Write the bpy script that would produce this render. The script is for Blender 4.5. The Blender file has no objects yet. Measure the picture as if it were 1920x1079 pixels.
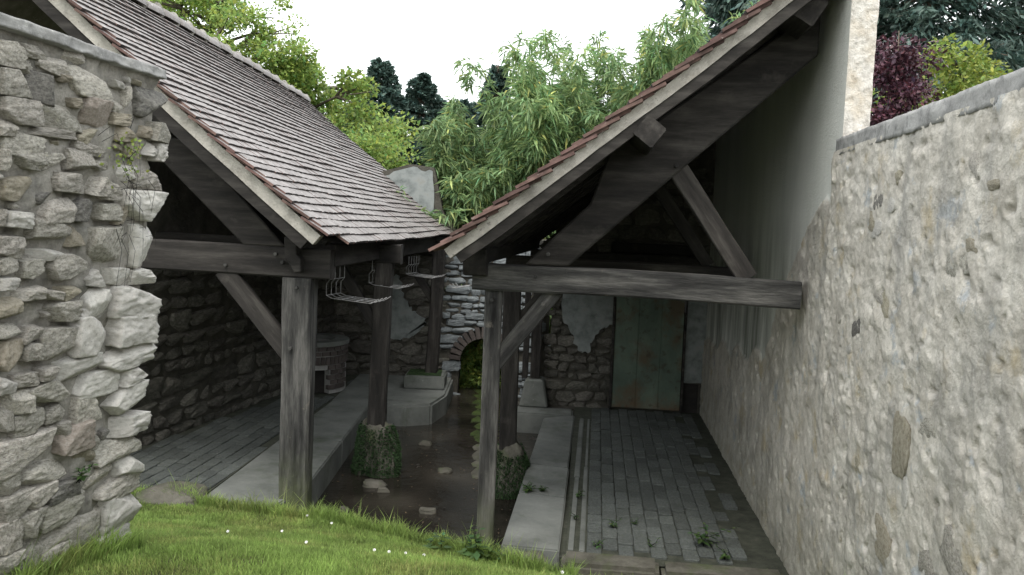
import bpy, bmesh, math, random
import numpy as np
from mathutils import Vector, Matrix, noise as mnoise
random.seed(7); rng = np.random.default_rng(7)
scene = bpy.context.scene
COL = scene.collection
# ------------------------------------------------------------------ camera, sky, sun, exposure
cam_d = bpy.data.cameras.new('camera'); cam = bpy.data.objects.new('camera', cam_d); COL.objects.link(cam)
PITCH, ROLL = math.radians(4.1), math.radians(2.3)
fw = Vector((0, math.cos(PITCH), -math.sin(PITCH))); u0 = Vector((0, math.sin(PITCH), math.cos(PITCH)))
rt = Vector((math.cos(ROLL), 0, 0)) + u0*math.sin(ROLL); up = Vector((-math.sin(ROLL), 0, 0)) + u0*math.cos(ROLL)
cam.matrix_world = Matrix(((rt.x, up.x, -fw.x, 0), (rt.y, up.y, -fw.y, 0), (rt.z, up.z, -fw.z, 1.55), (0, 0, 0, 1)))
cam_d.sensor_width = 36; cam_d.lens = 36*1550/1920; cam_d.clip_start = .05; cam_d.clip_end = 2000
scene.camera = cam
SUN_EL, SUN_AZ = math.radians(58), math.radians(186)      # azimuth from +Y towards +X
world = bpy.data.worlds.new('World'); scene.world = world; world.use_nodes = True
wn, wl = world.node_tree.nodes, world.node_tree.links
wn.clear()
wo = wn.new('ShaderNodeOutputWorld'); b1 = wn.new('ShaderNodeBackground'); b2 = wn.new('ShaderNodeBackground'); ad = wn.new('ShaderNodeAddShader')
sky = wn.new('ShaderNodeTexSky'); sky.sky_type = 'NISHITA'; sky.sun_disc = False
sky.sun_elevation = SUN_EL; sky.sun_rotation = SUN_AZ; sky.dust_density = 4; sky.air_density = 1.2
wl.new(sky.outputs[0], b1.inputs[0]); b1.inputs[1].default_value = .05
wtc = wn.new('ShaderNodeTexCoord'); wno = wn.new('ShaderNodeTexNoise'); wno.inputs['Scale'].default_value = 1.6; wno.inputs['Detail'].default_value = 5
wcr = wn.new('ShaderNodeValToRGB'); wcr.color_ramp.elements[0].position = .3; wcr.color_ramp.elements[1].position = .7
wcr.color_ramp.elements[0].color = (.87, .89, .885, 1); wcr.color_ramp.elements[1].color = (.99, .985, .95, 1)
wl.new(wtc.outputs['Generated'], wno.inputs['Vector']); wl.new(wno.outputs[0], wcr.inputs[0]); wl.new(wcr.outputs[0], b2.inputs[0])
b2.inputs[1].default_value = 1.05
wl.new(b1.outputs[0], ad.inputs[0]); wl.new(b2.outputs[0], ad.inputs[1]); wl.new(ad.outputs[0], wo.inputs[0])
sl = bpy.data.lights.new('sun', 'SUN'); sl.energy = 1.0; sl.angle = math.radians(24); sl.color = (1, .975, .93)
sun = bpy.data.objects.new('sun', sl); COL.objects.link(sun)
sd = Vector((math.sin(SUN_AZ)*math.cos(SUN_EL), math.cos(SUN_AZ)*math.cos(SUN_EL), math.sin(SUN_EL)))
sun.rotation_euler = sd.to_track_quat('Z', 'Y').to_euler()
scene.view_settings.view_transform = 'Standard'; scene.view_settings.look = 'None'
scene.view_settings.exposure = 1.0; scene.view_settings.gamma = 1

# ------------------------------------------------------------------ numpy noise
_perm = rng.random((64, 64, 64)).astype(np.float32)
def vnoise(p):
    p = np.asarray(p, float); i = np.floor(p).astype(int); f = p-i; f = f*f*(3-2*f)
    out = 0
    for dx in (0, 1):
        for dy in (0, 1):
            for dz in (0, 1):
                w = (f[..., 0] if dx else 1-f[..., 0])*(f[..., 1] if dy else 1-f[..., 1])*(f[..., 2] if dz else 1-f[..., 2])
                out = out + w*_perm[(i[..., 0]+dx) % 64, (i[..., 1]+dy) % 64, (i[..., 2]+dz) % 64]
    return out*2-1
def fbm(p, oct=4, sc=1., off=0.):
    p = np.asarray(p, float)*sc+off; a = 1.; s = 0; tot = 0
    for k in range(oct):
        s = s+a*vnoise(p); tot += a; a *= .55; p = p*2.03+17.3
    return s/tot

# ------------------------------------------------------------------ materials
def nd(nt, t, **kw):
    n = nt.nodes.new(t)
    for k, v in kw.items():
        if hasattr(n, k): setattr(n, k, v)
        else: n.inputs[k.replace('_', ' ')].default_value = v
    return n
def ramp(nt, fac, stops):
    r = nt.nodes.new('ShaderNodeValToRGB'); e = r.color_ramp.elements
    while len(e) < len(stops): e.new(.5)
    for q, (p, c) in zip(e, stops):
        q.position = p; q.color = (*c, 1) if len(c) == 3 else c
    nt.links.new(fac, r.inputs[0]); return r.outputs[0]
def mixc(nt, fac, a, b, mode='MIX'):
    m = nt.nodes.new('ShaderNodeMix'); m.data_type = 'RGBA'; m.blend_type = mode
    for s, v in ((m.inputs[0], fac), (m.inputs[6], a), (m.inputs[7], b)):
        if hasattr(v, 'node'): nt.links.new(v, s)
        elif isinstance(v, (int, float)): s.default_value = v
        else: s.default_value = (*v, 1)
    return m.outputs[2]
G = lambda v: (v, v, v)
def material(name, stops, scale=4, rough=.9, stretch=(1, 1, 1), rnd=.0, hue=.0, spots=(), bump=.4, bscale=None, bdist=.01,
             coord='Object', spec=.3, attr=None, trans=0, sheen=0, zspots=(), detail=8, grain=0):
    m = bpy.data.materials.new(name); m.use_nodes = True; nt = m.node_tree; nt.nodes.clear(); L = nt.links.new
    out = nd(nt, 'ShaderNodeOutputMaterial'); bs = nd(nt, 'ShaderNodeBsdfPrincipled')
    geo = nd(nt, 'ShaderNodeNewGeometry'); tc = nd(nt, 'ShaderNodeTexCoord'); oi = nd(nt, 'ShaderNodeObjectInfo')
    src = geo.outputs['Position'] if coord == 'World' else tc.outputs['Object']
    if coord == 'Object':                     # every copy gets its own piece of the pattern
        va = nd(nt, 'ShaderNodeVectorMath', operation='MULTIPLY_ADD'); L(oi.outputs['Random'], va.inputs[0])
        va.inputs[1].default_value = (37, 53, 71); L(src, va.inputs[2]); src = va.outputs[0]
    mp = nd(nt, 'ShaderNodeMapping'); mp.inputs['Scale'].default_value = stretch; L(src, mp.inputs[0]); v = mp.outputs[0]
    n1 = nd(nt, 'ShaderNodeTexNoise', Scale=scale, Detail=detail, Roughness=.62); L(v, n1.inputs['Vector'])
    c = ramp(nt, n1.outputs[0], stops)
    if grain:
        n2 = nd(nt, 'ShaderNodeTexNoise', Scale=scale*9, Detail=4, Roughness=.7); L(v, n2.inputs['Vector'])
        c = mixc(nt, grain, c, ramp(nt, n2.outputs[0], [(.3, G(.25)), (.7, G(1.0))]), 'MULTIPLY')
    for (sc, ss, lo, hi, st) in spots:
        n3 = nd(nt, 'ShaderNodeTexNoise', Scale=ss, Detail=7, Roughness=.65); L(src, n3.inputs['Vector'])
        c = mixc(nt, ramp(nt, n3.outputs[0], [(lo, G(0)), (hi, G(st))]), c, sc)
    for (sc, z0, z1, ss) in zspots:           # growth or wear that keeps to a height above the ground
        sx = nd(nt, 'ShaderNodeSeparateXYZ'); L(geo.outputs['Position'], sx.inputs[0])
        mr = nd(nt, 'ShaderNodeMapRange'); L(sx.outputs[2], mr.inputs[0]); mr.inputs[1].default_value = z0; mr.inputs[2].default_value = z1
        mr.inputs[3].default_value = 0; mr.inputs[4].default_value = 1
        n4 = nd(nt, 'ShaderNodeTexNoise', Scale=ss, Detail=6); L(geo.outputs['Position'], n4.inputs['Vector'])
        mu = nd(nt, 'ShaderNodeMath', operation='MULTIPLY_ADD'); L(n4.outputs[0], mu.inputs[0]); mu.inputs[1].default_value = 1.6; mu.inputs[2].default_value = -.8
        ad_ = nd(nt, 'ShaderNodeMath', operation='ADD', use_clamp=True); L(mr.outputs[0], ad_.inputs[0]); L(mu.outputs[0], ad_.inputs[1])
        mul = nd(nt, 'ShaderNodeMath', operation='MULTIPLY', use_clamp=True); L(ad_.outputs[0], mul.inputs[0]); L(mr.outputs[0], mul.inputs[1])
        c = mixc(nt, mul.outputs[0], c, sc)
    if attr:
        at = nd(nt, 'ShaderNodeAttribute', attribute_name=attr); c = mixc(nt, 1, c, at.outputs['Color'], 'MULTIPLY')
    if rnd or hue:
        hs = nd(nt, 'ShaderNodeHueSaturation'); L(c, hs.inputs['Color'])
        for i_, amt, base in (('Value', rnd, 1), ('Hue', hue, .5)):
            if not amt: continue
            w = nd(nt, 'ShaderNodeTexWhiteNoise', noise_dimensions='1D')
            m2 = nd(nt, 'ShaderNodeMath', operation='ADD'); L(oi.outputs['Random'], m2.inputs[0]); m2.inputs[1].default_value = .3 if i_ == 'Hue' else 0
            L(m2.outputs[0], w.inputs['W'])
            m3 = nd(nt, 'ShaderNodeMath', operation='MULTIPLY_ADD'); L(w.outputs[0], m3.inputs[0]); m3.inputs[1].default_value = 2*amt; m3.inputs[2].default_value = base-amt
            L(m3.outputs[0], hs.inputs[i_])
        c = hs.outputs[0]
    L(c, bs.inputs['Base Color']); bs.inputs['Roughness'].default_value = rough; bs.inputs['Specular IOR Level'].default_value = spec
    if bump:
        nb = nd(nt, 'ShaderNodeTexNoise', Scale=bscale or scale*4, Detail=8, Roughness=.7); L(v, nb.inputs['Vector'])
        bp = nd(nt, 'ShaderNodeBump', Strength=bump, Distance=bdist); L(nb.outputs[0], bp.inputs['Height']); L(bp.outputs[0], bs.inputs['Normal'])
    sh = bs.outputs[0]
    if trans:
        tl = nd(nt, 'ShaderNodeBsdfTranslucent'); L(c, tl.inputs[0]); mx = nd(nt, 'ShaderNodeMixShader'); mx.inputs[0].default_value = trans
        L(sh, mx.inputs[1]); L(tl.outputs[0], mx.inputs[2]); sh = mx.outputs[0]
    L(sh, out.inputs[0]); return m

MAT = {}
MAT['stone'] = material('limestone', [(.28, (.17, .16, .135)), (.42, (.36, .34, .295)), (.58, (.54, .515, .455)), (.75, (.68, .655, .59))], 14, rnd=.18, hue=.012,
    spots=[((.13, .125, .12), 22, .55, .68, .7), ((.62, .62, .59), 34, .58, .66, .8), ((.42, .37, .22), 7, .60, .74, .5)], bump=.8, bscale=38, bdist=.014, grain=.35)
MAT['stone_dark'] = material('weathered_limestone', [(.25, (.12, .118, .108)), (.5, (.27, .26, .235)), (.75, (.44, .425, .385))], 12, rnd=.15, hue=.01,
    spots=[((.5, .5, .49), 30, .6, .67, .7), ((.06, .06, .058), 16, .52, .66, .8)], bump=.9, bscale=55, bdist=.014, grain=.35)
MAT['stone_pale'] = material('pale_limestone', [(.25, (.40, .385, .34)), (.42, (.66, .64, .585)), (.65, (.84, .82, .765))], 12, rnd=.1, hue=.008,
    spots=[((.20, .21, .23), 26, .60, .70, .8), ((.40, .35, .24), 7, .62, .74, .5)], bump=.9, bscale=50, bdist=.014, grain=.3)  # pale stone, lightened to carry the brighter light on the wall corner
MAT['stone_ochre'] = material('ochre_limestone', [(.25, (.25, .22, .165)), (.5, (.46, .42, .33)), (.75, (.60, .555, .455))], 12, rnd=.15, hue=.01,
    spots=[((.17, .16, .14), 18, .56, .68, .7), ((.44, .36, .14), 9, .62, .7, .5)], bump=.9, bscale=50, bdist=.014, grain=.3)
MAT['stone_pink'] = material('pinkish_stone', [(.3, (.26, .22, .185)), (.55, (.42, .37, .32)), (.75, (.54, .49, .44))], 12,
    spots=[((.16, .15, .14), 18, .56, .68, .7)], bump=.9, bscale=40, bdist=.014, grain=.3)
MAT['mortar'] = material('old_mortar', [(.3, (.19, .18, .16)), (.55, (.34, .325, .29)), (.75, (.44, .425, .385))], 9, coord='World', spots=[((.08, .08, .07), 5, .5, .65, .6)], bump=1, bscale=70, bdist=.008, grain=.4)
MAT['coping'] = material('cement_coping', [(.3, (.20, .20, .195)), (.55, (.34, .34, .33)), (.75, (.44, .44, .43))], 7, coord='World', spots=[((.11, .11, .11), 14, .5, .62, .6), ((.6, .6, .58), 20, .62, .7, .5)], bump=.6, bscale=50)
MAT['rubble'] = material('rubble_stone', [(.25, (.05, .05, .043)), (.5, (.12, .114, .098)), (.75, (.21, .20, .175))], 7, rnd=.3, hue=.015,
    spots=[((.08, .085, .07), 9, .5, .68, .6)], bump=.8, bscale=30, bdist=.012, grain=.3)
MAT['rubble_skylit'] = material('bluish_pale_stone', [(.25, (.10, .115, .12)), (.5, (.20, .225, .235)), (.75, (.30, .33, .34))], 7, rnd=.16,
    spots=[((.16, .16, .15), 10, .55, .7, .6)], bump=.7, bscale=30, bdist=.01, grain=.25)  # sky light falling between the sheds put into a paler, bluer stone
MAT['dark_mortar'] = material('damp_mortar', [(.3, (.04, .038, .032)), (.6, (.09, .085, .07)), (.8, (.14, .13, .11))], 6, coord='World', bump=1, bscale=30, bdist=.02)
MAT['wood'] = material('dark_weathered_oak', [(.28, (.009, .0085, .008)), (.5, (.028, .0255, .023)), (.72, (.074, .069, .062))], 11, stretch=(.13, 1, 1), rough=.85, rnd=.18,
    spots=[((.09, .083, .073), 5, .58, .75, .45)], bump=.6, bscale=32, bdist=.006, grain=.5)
MAT['wood_grey'] = material('grey_weathered_oak', [(.32, (.010, .010, .010)), (.47, (.045, .045, .043)), (.66, (.14, .137, .128))], 11, stretch=(.12, 1, 1), rough=.9, rnd=.1,
    spots=[((.05, .05, .045), 4, .55, .72, .7), ((.20, .18, .15), 8, .62, .75, .5)], zspots=[((.10, .12, .05), -.25, -.95, 9)], bump=1, bscale=30, bdist=.014, grain=.6)
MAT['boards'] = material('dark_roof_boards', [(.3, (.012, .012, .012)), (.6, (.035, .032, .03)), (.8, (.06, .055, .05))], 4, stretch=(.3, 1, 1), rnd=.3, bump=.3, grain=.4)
MAT['tile'] = material('lichened_clay_tile', [(.25, (.12, .108, .102)), (.5, (.205, .188, .18)), (.72, (.30, .285, .275))], 9, rough=.6, spec=.5, rnd=.09, hue=.006,
    spots=[((.5, .49, .48), 24, .62, .68, .8), ((.10, .055, .045), 5, .6, .72, .4)], bump=.35, bscale=30, bdist=.004, grain=.25)
MAT['tile_edge_shade'] = material('blackened_tile_edge', [(.3, (.022, .019, .018)), (.6, (.05, .042, .040)), (.8, (.09, .075, .07))], 12, bump=.3)  # shadow line under each tile row painted onto the algae-dark lower edge
MAT['tile_red'] = material('red_clay_tile_edge', [(.25, (.045, .030, .026)), (.5, (.095, .058, .05)), (.75, (.16, .105, .09))], 12, rough=.8, rnd=.3, hue=.01,
    spots=[((.42, .38, .35), 20, .64, .7, .7)], bump=.4, bscale=40, bdist=.004)
MAT['mortar_band'] = material('verge_mortar', [(.3, (.30, .285, .25)), (.55, (.46, .44, .395)), (.8, (.56, .535, .48))], 9, coord='World', bump=.9, bscale=40, bdist=.012, spots=[((.20, .19, .17), 7, .52, .68, .7), ((.10, .09, .08), 18, .63, .7, .7)], grain=.2)
MAT['plaster_white'] = material('white_plaster', [(.3, (.50, .54, .52)), (.55, (.66, .69, .66)), (.8, (.74, .76, .73))], 1.6, coord='World', stretch=(1, 1, .3), bump=.15, bscale=30, spots=[((.34, .38, .35), 1.3, .5, .75, .5)])
MAT['crepi'] = material('rough_cast_render', [(.3, (.36, .34, .31)), (.5, (.58, .56, .52)), (.72, (.72, .70, .66))], 22, coord='World', bump=1, bscale=55, bdist=.015, spots=[((.48, .38, .24), 3, .58, .75, .5), ((.2, .19, .17), 12, .64, .72, .6)])
MAT['plaster_old'] = material('old_flaking_plaster', [(.3, (.11, .125, .12)), (.5, (.20, .22, .215)), (.75, (.30, .32, .31))], 7, coord='World', bump=.3, spots=[((.18, .18, .16), 7, .58, .7, .6)])
MAT['slab'] = material('smooth_stone_slab', [(.3, (.10, .108, .10)), (.55, (.165, .175, .163)), (.8, (.22, .23, .215))], 2.2, coord='World', rough=.75, bump=.25, bscale=60, bdist=.005,
    spots=[((.055, .068, .045), 3.2, .52, .70, .7), ((.34, .35, .34), 13, .66, .72, .5)], grain=.2)
MAT['paver'] = material('brick_paver', [(.3, (.05, .056, .052)), (.55, (.09, .10, .095)), (.8, (.145, .155, .145))], 7, rnd=.2, hue=.02, rough=.8,
    spots=[((.07, .085, .045), 6, .55, .7, .6)], bump=.6, bscale=40, bdist=.006, grain=.25)
MAT['joint'] = material('mossy_joint_soil', [(.3, (.025, .028, .021)), (.6, (.055, .06, .045)), (.8, (.09, .088, .07))], 9, coord='World', bump=1, bscale=50)
MAT['threshold'] = material('earthy_worn_stone', [(.3, (.06, .058, .045)), (.55, (.12, .115, .095)), (.8, (.19, .18, .155))], 6, coord='World', bump=1, bscale=40, bdist=.01, spots=[((.06, .08, .03), 5, .5, .65, .7)], grain=.3)
MAT['brick'] = material('red_brick', [(.3, (.045, .039, .036)), (.6, (.08, .068, .063)), (.8, (.12, .105, .097))], 14, rnd=.25, bump=.5)
MAT['brick_joint'] = material('brick_mortar', [(.3, (.22, .22, .21)), (.7, (.34, .34, .33))], 14, coord='World', bump=.5)
MAT['soil'] = material('lawn_soil', [(.3, (.035, .04, .015)), (.55, (.075, .085, .03)), (.75, (.13, .12, .055))], 5, coord='World', bump=1, bscale=40, bdist=.02, spots=[((.12, .10, .07), 1.2, .6, .7, .5)])
MAT['mud'] = material('stream_mud', [(.3, (.020, .018, .014)), (.55, (.044, .039, .031)), (.8, (.10, .092, .078))], 6, coord='World', rough=.45, bump=.8, bscale=40, bdist=.02, spec=.5)
MAT['moss'] = material('moss', [(.3, (.008, .02, .008)), (.55, (.03, .06, .018)), (.8, (.07, .115, .03))], 24, coord='World', bump=1, bscale=90, bdist=.02)
MAT['moss_bright'] = material('wet_moss_stone', [(.3, (.015, .022, .008)), (.55, (.05, .075, .02)), (.8, (.11, .15, .04))], 12, coord='World', rough=.5, bump=1, bscale=60, bdist=.01)  # wet moss, with foliage reflected in the water put into the green
MAT['wire'] = material('galvanised_wire', [(.3, (.12, .12, .12)), (.7, (.26, .26, .26))], 20, rough=.5, bump=0, spec=.6)
MAT['hill'] = material('wooded_hill', [(.3, (.05, .08, .04)), (.6, (.10, .14, .07)), (.8, (.16, .19, .11))], .12, coord='World', bump=0)
MAT['bark'] = material('bark', [(.3, (.05, .04, .03)), (.6, (.12, .10, .08)), (.8, (.2, .17, .14))], 9, stretch=(1, 1, .2), bump=.8, coord='World')
MAT['culm'] = material('bamboo_cane', [(.3, (.10, .13, .04)), (.7, (.24, .26, .10))], 6, coord='World', bump=0, rough=.5)
def leafmat(name, c, tr=.35, rough=.5):
    return material(name, [(.3, tuple(x*.72 for x in c)), (.7, tuple(x*1.2 for x in c))], 3, coord='World', bump=0, rough=rough, attr='tint', trans=tr, spec=.35)
MAT['leaf_lime'] = leafmat('lime_green_leaf', (.27, .37, .10), .5)
MAT['leaf_conifer'] = leafmat('dark_conifer_needle', (.075, .125, .105), .25)  # distance haze put into a lighter, bluer needle green
MAT['leaf_bamboo'] = leafmat('bamboo_leaf', (.235, .345, .155), .45, .45)
MAT['leaf_purple'] = leafmat('purple_leaf', (.07, .03, .042), .15, .4)
MAT['leaf_yellow'] = leafmat('yellow_green_leaf', (.22, .28, .06), .4)
MAT['leaf_weed'] = leafmat('weed_leaf', (.06, .11, .035), .3)
MAT['grass'] = leafmat('grass_blade', (.245, .355, .095), .45, .6)
MAT['dry'] = leafmat('dry_stem', (.22, .19, .12), .2, .9)
MAT['litter'] = leafmat('wet_leaf', (.10, .075, .045), .1, .7)
MAT['petal'] = material('white_petal', [(.3, G(.7)), (.7, G(.85))], 5, bump=0, trans=.2)
# door: flaking green paint over rusty sheet metal
MAT['door'] = material('rusty_green_door', [(.3, (.06, .085, .066)), (.5, (.10, .14, .108)), (.75, (.16, .20, .155))], 3, coord='World', rough=.6, bump=.3, bscale=60, bdist=.003,
    spots=[((.10, .075, .045), 2.6, .50, .64, .85), ((.045, .03, .02), 9, .56, .66, .6)], zspots=[((.16, .08, .04), -.45, -.95, 14)], stretch=(1, 1, .5))
# flowing water
def water_mat():
    m = bpy.data.materials.new('brown_stream_water'); m.use_nodes = True; nt = m.node_tree; bs = nt.nodes['Principled BSDF']; L = nt.links.new
    geo = nd(nt, 'ShaderNodeNewGeometry'); n = nd(nt, 'ShaderNodeTexNoise', Scale=1.6, Detail=6); L(geo.outputs['Position'], n.inputs[0])
    L(ramp(nt, n.outputs[0], [(.3, (.012, .011, .009)), (.55, (.028, .025, .020)), (.75, (.052, .047, .038))]), bs.inputs['Base Color'])
    bs.inputs['Roughness'].default_value = .1; bs.inputs['Specular IOR Level'].default_value = .45
    w = nd(nt, 'ShaderNodeTexNoise', Scale=9, Detail=4); L(geo.outputs['Position'], w.inputs[0])
    bp = nd(nt, 'ShaderNodeBump', Strength=.35, Distance=.02); L(w.outputs[0], bp.inputs['Height']); L(bp.outputs[0], bs.inputs['Normal'])
    return m
MAT['water'] = water_mat()

# ------------------------------------------------------------------ object helpers
def wmat(o):
    m = o.matrix_basis.copy()
    return wmat(o.parent) @ o.matrix_parent_inverse @ m if o.parent else m
def adopt(o, parent):
    if parent is not None:
        o.parent = parent; o.matrix_parent_inverse = wmat(parent).inverted()
def tag(o, label=None, category=None, group=None, kind=None):
    for k, v in (('label', label), ('category', category), ('group', group), ('kind', kind)):
        if v: o[k] = v
    return o
def empty(name, loc, label, cat, group=None):
    o = bpy.data.objects.new(name, None); COL.objects.link(o); o.location = loc; o.empty_display_size = .2
    return tag(o, label, cat, group)
def mesh_from(name, V, F, mats, fmat=None, smooth=False, tint=None):
    me = bpy.data.meshes.new(name)
    V = np.asarray(V, np.float32)
    if isinstance(F, np.ndarray):
        nf, k = F.shape
        me.vertices.add(len(V)); me.vertices.foreach_set('co', V.ravel())
        me.loops.add(nf*k); me.loops.foreach_set('vertex_index', F.astype(np.int32).ravel())
        me.polygons.add(nf); me.polygons.foreach_set('loop_start', np.arange(0, nf*k, k, dtype=np.int32))
        me.polygons.foreach_set('loop_total', np.full(nf, k, np.int32)); me.update(calc_edges=True)
    else:
        me.from_pydata(V.tolist(), [], F)
    for m in (mats if isinstance(mats, (list, tuple)) else [mats]): me.materials.append(m)
    if fmat is not None: me.polygons.foreach_set('material_index', np.asarray(fmat, np.int32))
    if smooth: me.polygons.foreach_set('use_smooth', np.ones(len(me.polygons), bool))
    if tint is not None:
        a = me.color_attributes.new('tint', 'FLOAT_COLOR', 'POINT'); t = np.ones((len(V), 4), np.float32); t[:, :3] = tint
        a.data.foreach_set('color', t.ravel())
    me.update(); return me
def link(name, me, parent=None, M=None, **t):
    o = bpy.data.objects.new(name, me); COL.objects.link(o)
    if M is not None: o.matrix_basis = M
    adopt(o, parent)
    return tag(o, **t)
def boxVF(x0, x1, y0, y1, z0, z1):
    V = [(x, y, z) for z in (z0, z1) for y in (y0, y1) for x in (x0, x1)]
    F = [(0, 2, 3, 1), (4, 5, 7, 6), (0, 1, 5, 4), (2, 6, 7, 3), (0, 4, 6, 2), (1, 3, 7, 5)]
    return V, F
def frame(p, x, z=(0, 0, 1)):
    x = Vector(x).normalized(); z = Vector(z); y = z.cross(x).normalized(); z = x.cross(y).normalized()
    return Matrix(((x.x, y.x, z.x, p[0]), (x.y, y.y, z.y, p[1]), (x.z, y.z, z.z, p[2]), (0, 0, 0, 1)))
def beam_mesh(Ln, w, h, mat, seed=0, rough=.006, bow=.0, taper=1., crack=0):
    """Hewn timber: long axis X, chamfered octagonal section, wandering arrises, drying cracks cut in as grooves."""
    n = max(4, int(Ln/.07)); c = min(w, h)*.07
    prof = []
    def edge(a, b, m):
        for k in range(m): prof.append((a[0]+(b[0]-a[0])*k/m, a[1]+(b[1]-a[1])*k/m))
    ns_ = 9 if crack else 5; W, H = w/2, h/2; P = [(-W+c, -H), (W-c, -H), (W, -H+c), (W, H-c), (W-c, H), (-W+c, H), (-W, H-c), (-W, -H+c)]
    for i in range(8): edge(P[i], P[(i+1) % 8], ns_ if i % 2 == 0 else 1)
    prof = np.array(prof); m = len(prof)
    xs = np.linspace(-Ln/2, Ln/2, n+1)
    X = np.repeat(xs, m); YZ = np.tile(prof, (n+1, 1)); t = (X/Ln+.5)
    sc = 1+(taper-1)*t; YZ = YZ*sc[:, None]
    pts = np.column_stack([X*.9, YZ[:, 0]*7, YZ[:, 1]*7])+seed*13.7
    d = fbm(pts, 3, 1.2)*rough+fbm(pts*np.array([3, 2, 2]), 2, 2.)*rough*.5
    r = np.linalg.norm(YZ, axis=1)+1e-6; YZ = YZ*(1+d/r)[:, None]
    wob = np.column_stack([fbm(np.column_stack([X, X*0+seed, X*0]), 2, .8), fbm(np.column_stack([X, X*0, X*0+seed+9]), 2, .8)])*rough*1.3
    YZ = YZ+wob; YZ[:, 1] += bow*(1-(2*t-1)**2)
    if crack:                                  # a drying crack wandering along the -Y face
        rs = np.random.default_rng(int(seed*10)+3); j = np.arange(m)
        for _ in range(crack):
            ph = rs.uniform(0, 6); jj = rs.choice(np.where(np.abs(prof[:, 0]-W) < 1e-6)[0]) if rs.random() < .5 else rs.choice(np.where(np.abs(prof[:, 0]+W) < 1e-6)[0])
            a = rs.uniform(0, .55); b = a+rs.uniform(.35, .6)
            msk = (np.tile(j, n+1) == jj) & (t > a) & (t < b); YZ[msk] *= (1-.26)
    V = np.column_stack([X, YZ]); F = []
    for i in range(n):
        for k in range(m): F.append((i*m+k, i*m+(k+1) % m, (i+1)*m+(k+1) % m, (i+1)*m+k))
    F.append(tuple(range(m-1, -1, -1))); F.append(tuple(n*m+k for k in range(m)))
    me = mesh_from('beam', V, F, mat); me.polygons.foreach_set('use_smooth', [False]*len(F)); return me
_bs = [0]
def beam(name, p0, p1, w, h, parent, mat='wood', upv=(0, 0, 1), **k):
    _bs[0] += 1; p0 = Vector(p0); p1 = Vector(p1); d = p1-p0
    if abs(d.normalized().z) > .95 and upv == (0, 0, 1): upv = (0, -1, 0)
    lab = k.pop('label', None)
    me = beam_mesh(d.length, w, h, MAT[mat] if isinstance(mat, str) else mat, seed=_bs[0], **k)
    return link(name, me, parent, frame((p0+p1)/2, d, upv), label=lab)
def tubes(paths, r, seg=6):
    V = []; F = []
    for path in paths:
        P = [Vector(p) for p in path]; rr = r if isinstance(r, (list, tuple)) else [r]*len(P)
        if len(rr) != len(P): rr = list(np.linspace(rr[0], rr[-1], len(P)))
        base = len(V)
        for i, p in enumerate(P):
            t = (P[min(i+1, len(P)-1)]-P[max(i-1, 0)]).normalized(); a = t.orthogonal().normalized() if i == 0 else (a-t*a.dot(t)).normalized(); b = t.cross(a)
            for s in range(seg):
                an = 2*math.pi*s/seg; V.append(p+(a*math.cos(an)+b*math.sin(an))*rr[i])
        for i in range(len(P)-1):
            for s in range(seg): F.append((base+i*seg+s, base+i*seg+(s+1) % seg, base+(i+1)*seg+(s+1) % seg, base+(i+1)*seg+s))
        F.append(tuple(base+s for s in range(seg-1, -1, -1))); F.append(tuple(base+(len(P)-1)*seg+s for s in range(seg)))
    return V, F
def tube_obj(name, paths, r, mat, parent=None, seg=6, **t):
    V, F = tubes(paths, r, seg); return link(name, mesh_from(name, np.array([tuple(v) for v in V]), F, MAT[mat], smooth=True), parent, **t)
def grid_faces(nu, nv, off=0):
    i, j = np.meshgrid(np.arange(nu), np.arange(nv), indexing='ij'); a = (i*(nv+1)+j).ravel()+off
    return np.column_stack([a, a+nv+1, a+nv+2, a+1])
def stone_mesh(seed, res=6, amp=.16, box=.75, mat='rubble', cuts=4, fine=0, sharp=0):
    """An irregular stone about one unit wide: a cube sphere pushed towards a box, then broken by noise."""
    V = []; F = []; idx = {}
    def vid(p):
        k = tuple(np.round(p, 5))
        if k not in idx: idx[k] = len(V); V.append(p)
        return idx[k]
    for ax in range(3):
        for sg in (-1, 1):
            for i in range(res):
                for j in range(res):
                    q = []
                    for (a, b) in ((i, j), (i+1, j), (i+1, j+1), (i, j+1)):
                        p = [0, 0, 0]; p[ax] = sg; p[(ax+1) % 3] = 2*a/res-1; p[(ax+2) % 3] = 2*b/res-1; q.append(vid(np.array(p, float)))
                    F.append(tuple(q) if sg > 0 else tuple(q[::-1]))
    V = np.array(V); S = V/np.linalg.norm(V, axis=1)[:, None]
    V = V*box+S*(1-box)*1.15
    n = fbm(S*1.3+seed*7.1, 2, 1.)[:, None]*amp*1.4+fbm(S*3.1+seed*3.3, 3, 1.)[:, None]*amp*.7
    if fine: n = n+fbm(S*9+seed, 3, 1.)[:, None]*fine
    rs = np.random.default_rng(seed)
    V = V*(1+n)
    for _ in range(cuts):                     # split faces
        d = rs.normal(size=3); d /= np.linalg.norm(d); h = rs.uniform(.82 if sharp else .75, 1.05 if sharp else 1.0); s = V@d; V = V-np.clip(s-h, 0, None)[:, None]*d*.85
    if sharp:                                 # fracture steps across the face
        t = fbm(V*2.2+seed*1.9, 3, 1.)*6; st = (np.floor(t)+np.clip((t-np.floor(t)-.8)/.2, 0, 1)-t)/6; V = V*(1+st[:, None]*.22*sharp)+fbm(V*14+seed, 2, 1.)[:, None]*.018*(V/np.linalg.norm(V, axis=1)[:, None])
    if sharp: V = (V-(V.max(0)+V.min(0))/2)/(V.max(0)-V.min(0))*2
    V *= .5
    return mesh_from('stone', V, F, MAT[mat] if isinstance(mat, str) else mat, smooth=res > 8)
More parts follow.
